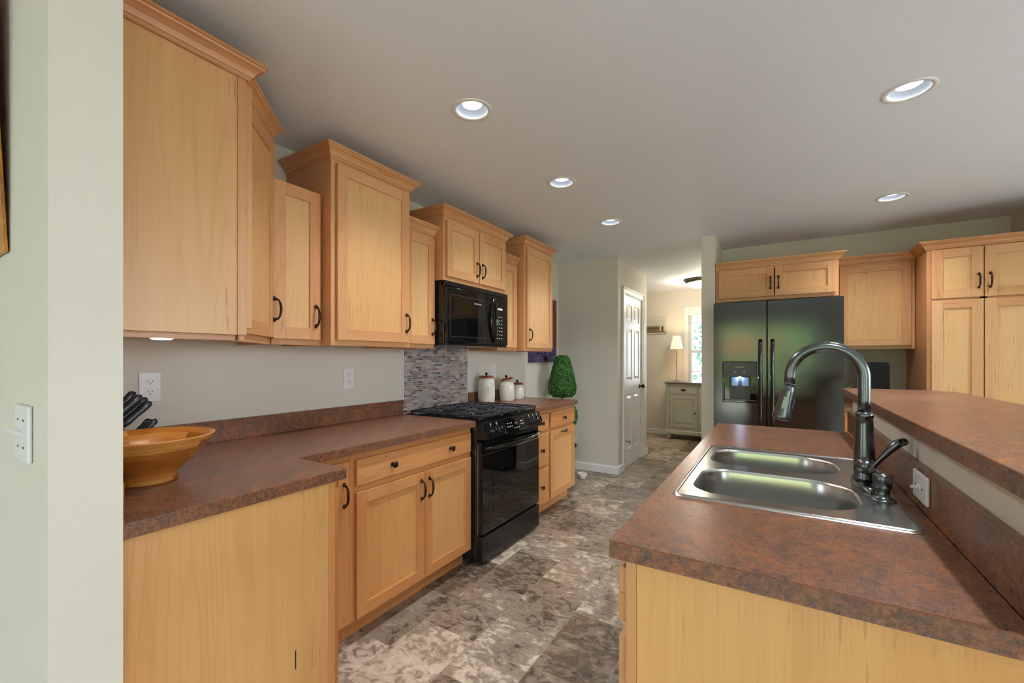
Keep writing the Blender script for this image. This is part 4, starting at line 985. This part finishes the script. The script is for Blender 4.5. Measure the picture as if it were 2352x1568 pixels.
# ------------------------------------------------------------------ paintings
t = thing('gold_painting', 'textured gold and brown canvas leaning off the near left wall above the light switch', 'painting', (.39, NY0-.0035, 1.566), rot=(R(2.4), 0, 0))
B(-.30, .298, -.006, 0, 0, .78).build('canvas', M['orangeart'], t)
m = MB(); m.box(-.30, -.285, 0, .001, 0, .78); m.build('canvas_back', M['dark'], t)
t = thing('purple_painting', 'purple and red tree painting on the wall behind the last upper cabinet and topiary', 'painting', (.0005, 4.308, 1.261))
B(.0, .028, -.319, .319, 0, .727).build('canvas', M['purpleart'], t)
m = MB()
def branch(p, a, L, w, d):
    q = (p[0]+math.cos(a)*L, p[1]+math.sin(a)*L); nx, nz = -math.sin(a)*w, math.cos(a)*w
    P = [(.0285, p[0]-nx, p[1]-nz), (.0285, p[0]+nx, p[1]+nz), (.0285, q[0]+nx*.6, q[1]+nz*.6), (.0285, q[0]-nx*.6, q[1]-nz*.6)]
    m.poly(P+[(.0292, y, z) for _, y, z in P], [(0, 3, 2, 1), (4, 5, 6, 7), (0, 1, 5, 4), (1, 2, 6, 5), (2, 3, 7, 6), (3, 0, 4, 7)])
    if d and abs(q[0]) < .26 and .02 < q[1] < .66:
        for da in (-.55, .45): branch(q, a+da+random.uniform(-.15, .15), L*.74, w*.6, d-1)
branch((.05, .004), 1.75, .16, .024, 4); branch((.05, .03), 2.6, .12, .014, 2); branch((.05, .03), .5, .1, .012, 2); m.build('painted_tree', M['dark'], t)
m = MB(); m.box(.0284, .0288, .24, .318, .15, .72); m.box(.0, .0286, .3192, .3198, .1, .725); m.build('painted_edge', M['redart'], t)
t = thing('vintage_print', 'small old-time framed print of a long building on the far beige wall', 'picture', (.42, 7.699, 1.727))
B(-.216, .216, -.02, 0, 0, .28).build('canvas', M['printpale'] if 'printpale' in M else plain('pale_sky_print', c(196, 196, 190), .6), t)
m = MB(); m.box(-.18, .10, -.0208, -.02, .055, .125); m.box(-.15, .11, -.0208, -.02, .13, .14); m.box(-.216, .216, -.0206, -.02, .02, .055); m.build('printed_building', plain('sepia_print', c(128, 108, 72), .6), t)
m = MB()
for i in range(8): m.box(-.17+i*.034, -.15+i*.034, -.0214, -.0208, .085, .115)
m.box(.13, .165, -.0208, -.02, .05, .13); m.build('printed_windows', plain('dark_sepia_print', c(74, 62, 44), .6), t)
m = MB(); m.box(.19, .212, -.0208, -.02, .03, .27); m.box(-.216, .212, -.0208, -.02, .255, .262); m.build('printed_border', plain('cream_print', c(222, 214, 190), .6), t)

# ------------------------------------------------------------------ bowl, knives, canisters
t = tag(MB().lathe([(0, 0), (.078, 0), (.080, .006), (.076, .022), (.088, .036), (.118, .066), (.150, .102), (.178, .142), (.181, .146), (.176, .147), (.146, .106), (.112, .070), (.07, .040), (.03, .030), (0, .029)], 64).build('wooden_bowl', M['bowlw'], loc=(.545, .562, .9145)), 'large striped wooden salad bowl on the near end of the left counter', 'bowl')
def knives():
    kb = thing('knife_block', 'wooden knife block full of dark handled knives behind the salad bowl', 'knife block', (.20, .50, .9145))
    m = MB(); m.extr([(-.075, 0), (.055, 0), (.125, .10), (.035, .20), (-.075, .115)], 0, -.055, .055, 1); m.build('block', M['lidwood'], kb, bevel=.004)
    spots = [(-.035, .085, .20, .125, 1.0), (.0, .075, .205, .125, 1.0), (.035, .080, .195, .12, .95), (-.035, .045, .225, .13, 1.1), (.0, .04, .225, .125, 1.05), (.03, .045, .215, .13, 1.0), (-.03, .112, .13, .10, .8), (.0, .112, .13, .10, .8), (.03, .112, .13, .105, .8)]
    words = ['rear knife', 'middle knife', 'front knife']
    for i, (x, y, z, L, k) in enumerate(spots):
        row = i//3
        t = thing('knife', ['large dark handled knife in the middle row of the block behind the bowl', 'dark handled knife sticking highest from the block behind the bowl', 'small dark handled steak knife low in the block behind the bowl'][row], 'knife', (.20+x, .50+y, .9145+z-(.055 if row < 2 else .05)), group=['middle row of knives', 'top row of knives', 'lower row of knives'][row])
        t.rotation_euler = (R(-50), 0, 0)
        P = [(0, 0, .01), (0, .002, .03), (0, .0, L*.5), (0, -.002, L*.8), (0, -.006, L), (0, -.010, L+.008)]
        h = MB(); h.tube(P, [.011*k, .012*k, .0105*k, .012*k, .0135*k, .006*k], 12, flat=1.0); h.v = [(a*.62, b, c_) for a, b, c_ in h.v]; h = h.build('handle', M['knifeh'], t)
        B(-.0012, .0012, -.009, .009, -.01, .012).build('blade', M['chrome'], t)
        m = MB()
        for zz in (.03, .06, .09): m.lathe([(.0022, 0), (.0022, .016*k)], 8, (-.008*k, 0, zz), axis='x')
        m.build('rivet', M['chrome'], h)
M['knifeh'] = plain('black_knife_handle', c(44, 52, 60), .25)
knives()
def canister(label, loc, r, h, lid_tilt=0):
    from mathutils import Quaternion
    t = thing('canister', label, 'canister', loc, group='ceramic canisters beside the range')
    m = MB(); m.lathe([(0, 0), (r*.95, 0), (r, .004), (r, h*.80), (r*.97, h*.88), (r*.90, h*.895), (r*.90, h*.95), (r*.86, h*.965), (r*.84, h), (r*.78, h)], 40)
    m.build('body', M['ceramic'], t)
    m = MB(); n = 7
    for k in range(n):
        a0 = 2*math.pi*k/n
        for sx, sz in ((1, 1), (.62, .86)):
            P = [((r+.0006)*math.cos(a0+.36*sx*math.cos(q)), (r+.0006)*math.sin(a0+.36*sx*math.cos(q)), h*.42+h*.33*sz*math.sin(q)) for q in [2*math.pi*j/28 for j in range(29)]]
            m.tube(P, .0011, 5, cap=False)
    for z in (h*.06, h*.80): m.tube([((r+.0004)*math.cos(2*math.pi*j/40), (r+.0004)*math.sin(2*math.pi*j/40), z) for j in range(41)], .0011, 5, cap=False)
    m.build('relief', M['ceramic'], t)
    l = MB(); l.lathe([(r*.6, -.002), (r*.93, 0), (r*.93, .004), (r*.74, .018), (.02, .020), (0, .020)], 36); l = l.build('lid', M['lidwood'], t, loc=(0, 0, h+.0005+(r*math.sin(abs(lid_tilt))*.9)))
    l.rotation_mode = 'XYZ'; l.rotation_euler = Matrix.Rotation(-lid_tilt, 4, Vector((-.526, .85, 0))).to_euler()
    MB().lathe([(.006, .019), (.005, .024), (.011, .030), (.0135, .038), (.010, .045), (0, .047)], 18).build('knob', M['bronze'], l)
canister('tallest white embossed canister with brown lid, nearest the range', (.100, 3.085, .9145), .072, .222)
canister('medium white embossed canister with crooked brown lid, between the other two', (.120, 3.388, .9145), .068, .178, R(12))
canister('smallest white embossed canister with brown lid, farthest from the range', (.105, 3.60, .9145), .062, .138)

# ------------------------------------------------------------------ topiary and floor bowl
def leaves(m, surf, n, size, seed):
    rnd = random.Random(seed)
    for _ in range(n):
        p, nr = surf(rnd); a = Vector((rnd.uniform(-1, 1), rnd.uniform(-1, 1), rnd.uniform(-1, 1))); nr = (nr+a*.75).normalized()
        tx = nr.cross(Vector((rnd.uniform(-1, 1), rnd.uniform(-1, 1), rnd.uniform(-1, 1)))).normalized(); ty = nr.cross(tx); s_ = size*rnd.uniform(.6, 1.2)
        q = p+nr*size*rnd.uniform(-.7, .5)
        P = [q-tx*s_, q+ty*s_*.55, q+tx*s_, q-ty*s_*.55]
        b = len(m.v); m.v += [tuple(v) for v in P]; m.f.append([b, b+1, b+2, b+3]); m.uv.append([(0, 0)]*4); m.mi.append(0); m.sm.append(False)
t = thing('topiary', 'green boxwood topiary of stacked shapes on the floor behind the end cabinet', 'plant', (.262, 4.29, 0))
CONE = [(.03, .885), (.10, .888), (.143, .925), (.152, .98), (.140, 1.05), (.120, 1.14), (.098, 1.23), (.078, 1.30), (.050, 1.33), (.0, 1.335)]
def cone_surf(r):
    while True:
        i = r.choice((0, 1, 2, 3, 3, 4, 4, 4, 5, 5, 5, 6, 6, 7, 8)); q = r.random(); (r0, z0), (r1, z1) = CONE[i], CONE[i+1]
        rad = r0+(r1-r0)*q; z = z0+(z1-z0)*q; a = r.uniform(0, 2*math.pi)
        nr = Vector(((z1-z0)*math.cos(a), (z1-z0)*math.sin(a), r0-r1)).normalized()
        if r.random() < rad/.15+.1: return Vector((rad*math.cos(a), rad*math.sin(a), z)), nr
m = MB(); leaves(m, cone_surf, 5600, .0115, 3); m.lathe([(r_*.88, z_*.985+.016) for r_, z_ in CONE], 24); m.build('upper_foliage', M['leaf'], t)
def sph(cz, rad):
    def f(r):
        v = Vector((r.gauss(0, 1), r.gauss(0, 1), r.gauss(0, 1))).normalized(); return Vector((0, 0, cz))+v*rad, v
    return f
m = MB(); leaves(m, sph(.68, .165), 3200, .0115, 5); m.sphere((0, 0, .68), .15); m.build('lower_foliage', M['leaf'], t)
MB().tube([(0, 0, .2), (.003, 0, .5), (-.002, 0, .9)], .010, 8).build('trunk', M['bark'], t)
MB().lathe([(0, 0), (.09, 0), (.12, .2), (.125, .22), (.11, .22), (.10, .19), (0, .19)], 28).build('pot', M['greypl'], t)
tag(MB().lathe([(0, .0), (.032, 0), (.034, .006), (.045, .020), (.054, .048), (.056, .060), (.053, .060), (.044, .026), (.02, .014), (0, .013)], 32).build('pet_bowl', M['ceramic'], loc=(.452, 4.395, .001)), 'small white bowl on the floor past the end cabinet', 'bowl')

# ------------------------------------------------------------------ lights
labels = ['largest recessed light in view, over the aisle before the microwave', 'recessed ceiling light above the aisle beside the range', 'smallest recessed ceiling light, farthest along the aisle', 'large recessed light in the upper right, over the raised bar', 'recessed light at far right in front of the refrigerator cabinets', 'recessed light over the dining side beyond the bar', 'recessed light behind the camera toward the patio door', 'recessed light behind the camera toward the dining window', 'recessed light over the near end of the raised bar, above the frame']
can0 = None
for i, (x, y) in enumerate(cans):
    if can0 is None:
        t = thing('recessed_light', labels[0], 'ceiling light', (x, y, CEIL), 0, 'recessed ceiling lights'); can0 = t
        MB().lathe([(.070, .004), (.072, -.003), (.090, -.004), (.093, -.0005), (.078, -.0005)], 40, capb=False, capt=False).build('trim_ring', M['trim'], t)
        MB().lathe([(.070, .004), (.066, .016), (.045, .026)], 40, capb=False, capt=False).build('baffle', M['canin'], t)
        MB().lathe([(0, .0265), (.0455, .0265)], 40, capb=False, capt=False).build('lens', M['canbulb'], t)
        ld = bpy.data.lights.new('led_lamp', 'SPOT'); ld.shadow_soft_size = .038; ld.energy = CAN_W; ld.color = (.97, .98, 1); ld.spot_size = R(128); ld.spot_blend = 1.0
        lo = bpy.data.objects.new('led_lamp', ld); COL.objects.link(lo); lo.parent = t; lo.location = (0, 0, .024)
    else: dup(can0, (x, y, CEIL), labels[i])
t = thing('puck_light', 'small white puck light under the corner upper cabinet', 'under-cabinet light', (.545, .60, BZ+.014))
MB().lathe([(.034, 0), (.034, -.010), (.031, -.013)], 32, capt=False).build('housing', M['white'], t)
MB().lathe([(.031, -.013), (.024, -.0165), (0, -.0175)], 32, capb=False).build('lens', M['puck'], t)
ld = bpy.data.lights.new('puck_lamp', 'POINT'); ld.energy = .6; ld.shadow_soft_size = .02; lo = bpy.data.objects.new('puck_lamp', ld); COL.objects.link(lo); lo.parent = t; lo.location = (0, 0, -.04)
t = thing('flush_ceiling_light', 'round glass flush ceiling light with bronze ring in the far room', 'ceiling light', (1.31, 6.72, CEIL))
MB().lathe([(.19, -.0005), (.215, -.005), (.22, -.02), (.185, -.055), (.165, -.05), (.165, -.02)], 40, capt=False).build('ring', M['nickel'], t)
MB().lathe([(.178, -.05), (.16, -.085), (.10, -.115), (.02, -.125), (0, -.125)], 40, capb=False).build('glass_dome', M['dome'], t)
MB().lathe([(.0, -.142), (.010, -.138), (.008, -.124)], 12).build('finial', M['nickel'], t)
ld = bpy.data.lights.new('flush_lamp', 'POINT'); ld.energy = 16; ld.color = (1, .88, .70); ld.shadow_soft_size = .09; lo = bpy.data.objects.new('flush_lamp', ld); COL.objects.link(lo); lo.parent = t; lo.location = (0, 0, -.24)

# ------------------------------------------------------------------ far room furniture
def console():
    x0, x1, y0, y1 = .712, 1.60, 7.30, 7.66
    t = thing('console_cabinet', 'pale grey-green console cabinet with drawer and panelled door on turned feet', 'cabinet', (0, 0, 0))
    m = MB(); m.box(x0, x1, y0+.012, y1, .125, .895); m.build('body', M['console'], t)
    m = MB()
    m.box(x0, x0+.05, y0, y0+.012, .17, .895); m.box(x1-.05, x1, y0, y0+.012, .17, .895); m.box(x0+.05, x1-.05, y0, y0+.012, .865, .895); m.box(x0+.05, x1-.05, y0, y0+.012, .715, .735); m.box(x0+.05, x1-.05, y0, y0+.012, .17, .195)
    m.box(x0+.475, x0+.49, y0, y0+.012, .195, .865); m.build('face_frame', M['console'], t, bevel=.002)
    m = MB(); m.extr([(y0-.018, .09), (y0-.018, .135), (y0-.004, .15), (y0-.004, .165), (y1, .165), (y1, .09)], 0, x0-.012, x1+.012, 0); m.build('plinth', M['console'], t)
    m = MB(); m.box(x0-.012, x1+.012, y0-.018, y1, .895, .903); m.box(x0-.028, x1+.028, y0-.034, y1+.01, .903, .922); m.build('top', M['consoletop'], t, bevel=.005)
    d = B(x0+.054, x0+.471, y0-.004, y0+.010, .739, .861).build('drawer', M['console'], t, bevel=.002)
    m = MB(); n = 16
    for k in range(2): pass
    m.lathe([(.0, .016), (.03, .012), (.042, 0)], 24, (x0+.262, y0-.004, .80), axis='-y', capb=False); m.v = [(a, b, .80+(c_-.80)*.42) for a, b, c_ in m.v]; m.build('cup_pull', M['copper'], d)
    d = MB(); a, b, z0, z1, sw = x0+.054, x0+.471, .199, .711, .055
    d.box(a, a+sw, y0-.004, y0+.010, z0, z1); d.box(b-sw, b, y0-.004, y0+.010, z0, z1); d.box(a+sw, b-sw, y0-.004, y0+.010, z0, z0+sw); d.box(a+sw, b-sw, y0-.004, y0+.010, z1-sw, z1); d.box(a+sw, b-sw, y0+.006, y0+.010, z0+sw, z1-sw)
    i = .03; P = [(a+sw, y0+.006, z0+sw), (b-sw, y0+.006, z0+sw), (b-sw, y0+.006, z1-sw), (a+sw, y0+.006, z1-sw), (a+sw+i, y0-.001, z0+sw+i), (b-sw-i, y0-.001, z0+sw+i), (b-sw-i, y0-.001, z1-sw-i), (a+sw+i, y0-.001, z1-sw-i)]
    d.poly(P, [(4, 5, 6, 7), (0, 1, 5, 4), (1, 2, 6, 5), (2, 3, 7, 6), (3, 0, 4, 7)]); d = d.build('door', M['console'], t, bevel=.001)
    MB().lathe([(.006, 0), (.006, .01), (.013, .016), (.012, .022), (0, .025)], 16, (b-.028, y0-.004, .44), axis='-y').build('knob', M['bronze'], d)
    for z in (.28, .62): B(a-.006, a+.002, y0-.007, y0+.0, z-.025, z+.025).build('hinge', M['nickel'], d)
    d = B(x0+.494, x1-.054, y0-.004, y0+.010, .199, .861).build('door', M['console'], t, bevel=.002)
    for x in (x0+.04, x1-.04):
        for y in (y0+.035, y1-.05): MB().lathe([(0, 0), (.018, 0), (.030, .028), (.034, .045), (.026, .052), (.040, .060), (.040, .072), (.030, .076), (.030, .09)], 20, (x, y, 0)).build('foot', M['console'], t)
console()
t = thing('table_lamp', 'slender beaded gold table lamp with cream shade and clear base on the console', 'lamp', (.845, 7.44, .9225))
m = MB()
for sx in (-.035, 0, .035): m.box(sx-.014, sx+.014, -.016, .016, 0, .030)
m.box(-.012, .012, -.045, .045, 0, .028); m.build('crystal_base', M['crystal'], t, bevel=.005)
m = MB(); prof = [(.004, .03)]
for i in range(36): z = .034+i*.0140; prof += [(.0045, z), (.0095, z+.007)]
prof += [(.0045, .54), (.0045, .60)]; m.lathe(prof, 14); m.build('beaded_stem', M['gold'], t)
MB().lathe([(.100, .540), (.055, .750), (.0545, .750), (.0990, .540)], 40, capb=False, capt=False).build('lamp_shade', M['shade'], t)
MB().sphere((0, 0, .63), .022, 14, 8, (1, 1, 1.3)).build('bulb', emit('warm_bulb', (1, .75, .42, 1), 12), t)
ld = bpy.data.lights.new('table_lamp_light', 'POINT'); ld.energy = 7; ld.color = (1, .70, .42); ld.shadow_soft_size = .04; lo = bpy.data.objects.new('table_lamp_light', ld); COL.objects.link(lo); lo.parent = t; lo.location = (0, 0, .70)
m = MB(); m.box(-.10, .10, -.07, .07, 0, .02); m.box(-.08, .12, -.06, .075, .0205, .034, mi=1)
tag(m.build('magazine_stack', [M['dark'], M['white']], loc=(1.30, 7.42, .001), rot=(0, 0, .2)), 'dark and white magazines lying on the floor under the console', 'magazines')

# ------------------------------------------------------------------ outside
B(-7, 10, -7.2, -3.35, -.19, -.1).build('patio', M['patio'])['kind'] = 'structure'; B(6.35, 11, -3.3, 6, -.19, -.1).build('patio', M['patio'])['kind'] = 'structure'; B(-3, 3, 7.9, 9.5, -.19, -.1).build('patio', M['patio'])['kind'] = 'structure'  # unseen pale patio, added so neutral light bounces indoors
g = B(-30, 40, -40, 40, -.5, -.2).build('lawn', M['grass']); g['kind'] = 'structure'
def shrub(label, loc, r, h, mat, n, size, seed, name='garden_tree', core=False):
    t = thing(name, label, 'tree', loc, group='trees outside the windows')
    m = MB()
    def f(q):
        v = Vector((q.gauss(0, 1), q.gauss(0, 1), q.gauss(0, 1))).normalized(); rr = q.uniform(.45, 1)
        return Vector((v.x*r*rr, v.y*r*rr, h*.55+v.z*h*.45*rr)), v
    leaves(m, f, n, size, seed)
    if core: m.sphere((0, 0, h*.5), 1, 20, 12, (r*.8, r*.8, h*.47))
    m.build('foliage', mat, t)
    MB().tube([(0, 0, -.2), (.02, 0, h*.3), (0, .02, h*.7)], [.06, .05, .02], 8).build('trunk', M['bark'], t)
shrub('blue-green evergreen branches seen through the far window', (.55, 9.9, 0), .62, 3.0, M['leaf3'], 700, .06, 11)
shrub('green tree seen low through the right edge of the far window', (-.2, 12.2, -.4), .7, 2.4, M['leaf3'], 600, .06, 12)
for i, (x, y, r, h) in enumerate(((-2.6, -8.2, 1.5, 2.9), (1.7, -7.8, 2.1, 4.3), (5.9, -8.4, 1.7, 3.2))):
    shrub(['round garden bush left of the patio door view', 'big leafy bush straight beyond the patio door', 'large garden bush beyond the rear dining window'][i], (x, y, -.2), r, h, M['leaf2'], 2600, .15, 20+i, 'garden_bush', True)

t = thing('flowering_plant', 'orange flowers blooming outside the patio door', 'flowers', (1.6, -5.3, -.1))
fm = MB(); rnd = random.Random(4)
for _ in range(26): fm.sphere((rnd.uniform(-.6, .7), rnd.uniform(-.15, .15), rnd.uniform(1.5, 1.9)), rnd.uniform(.05, .09), 8, 6)
fm.build('blossom', plain('orange_petals', c(226, 110, 60), .6), t)
sm = MB()
for x in (-.4, 0, .4): sm.tube([(x, 0, 0), (x*1.2, .02, .9), (x*1.4, 0, 1.7)], .02, 6)
sm.build('stem', M['bark'], t)
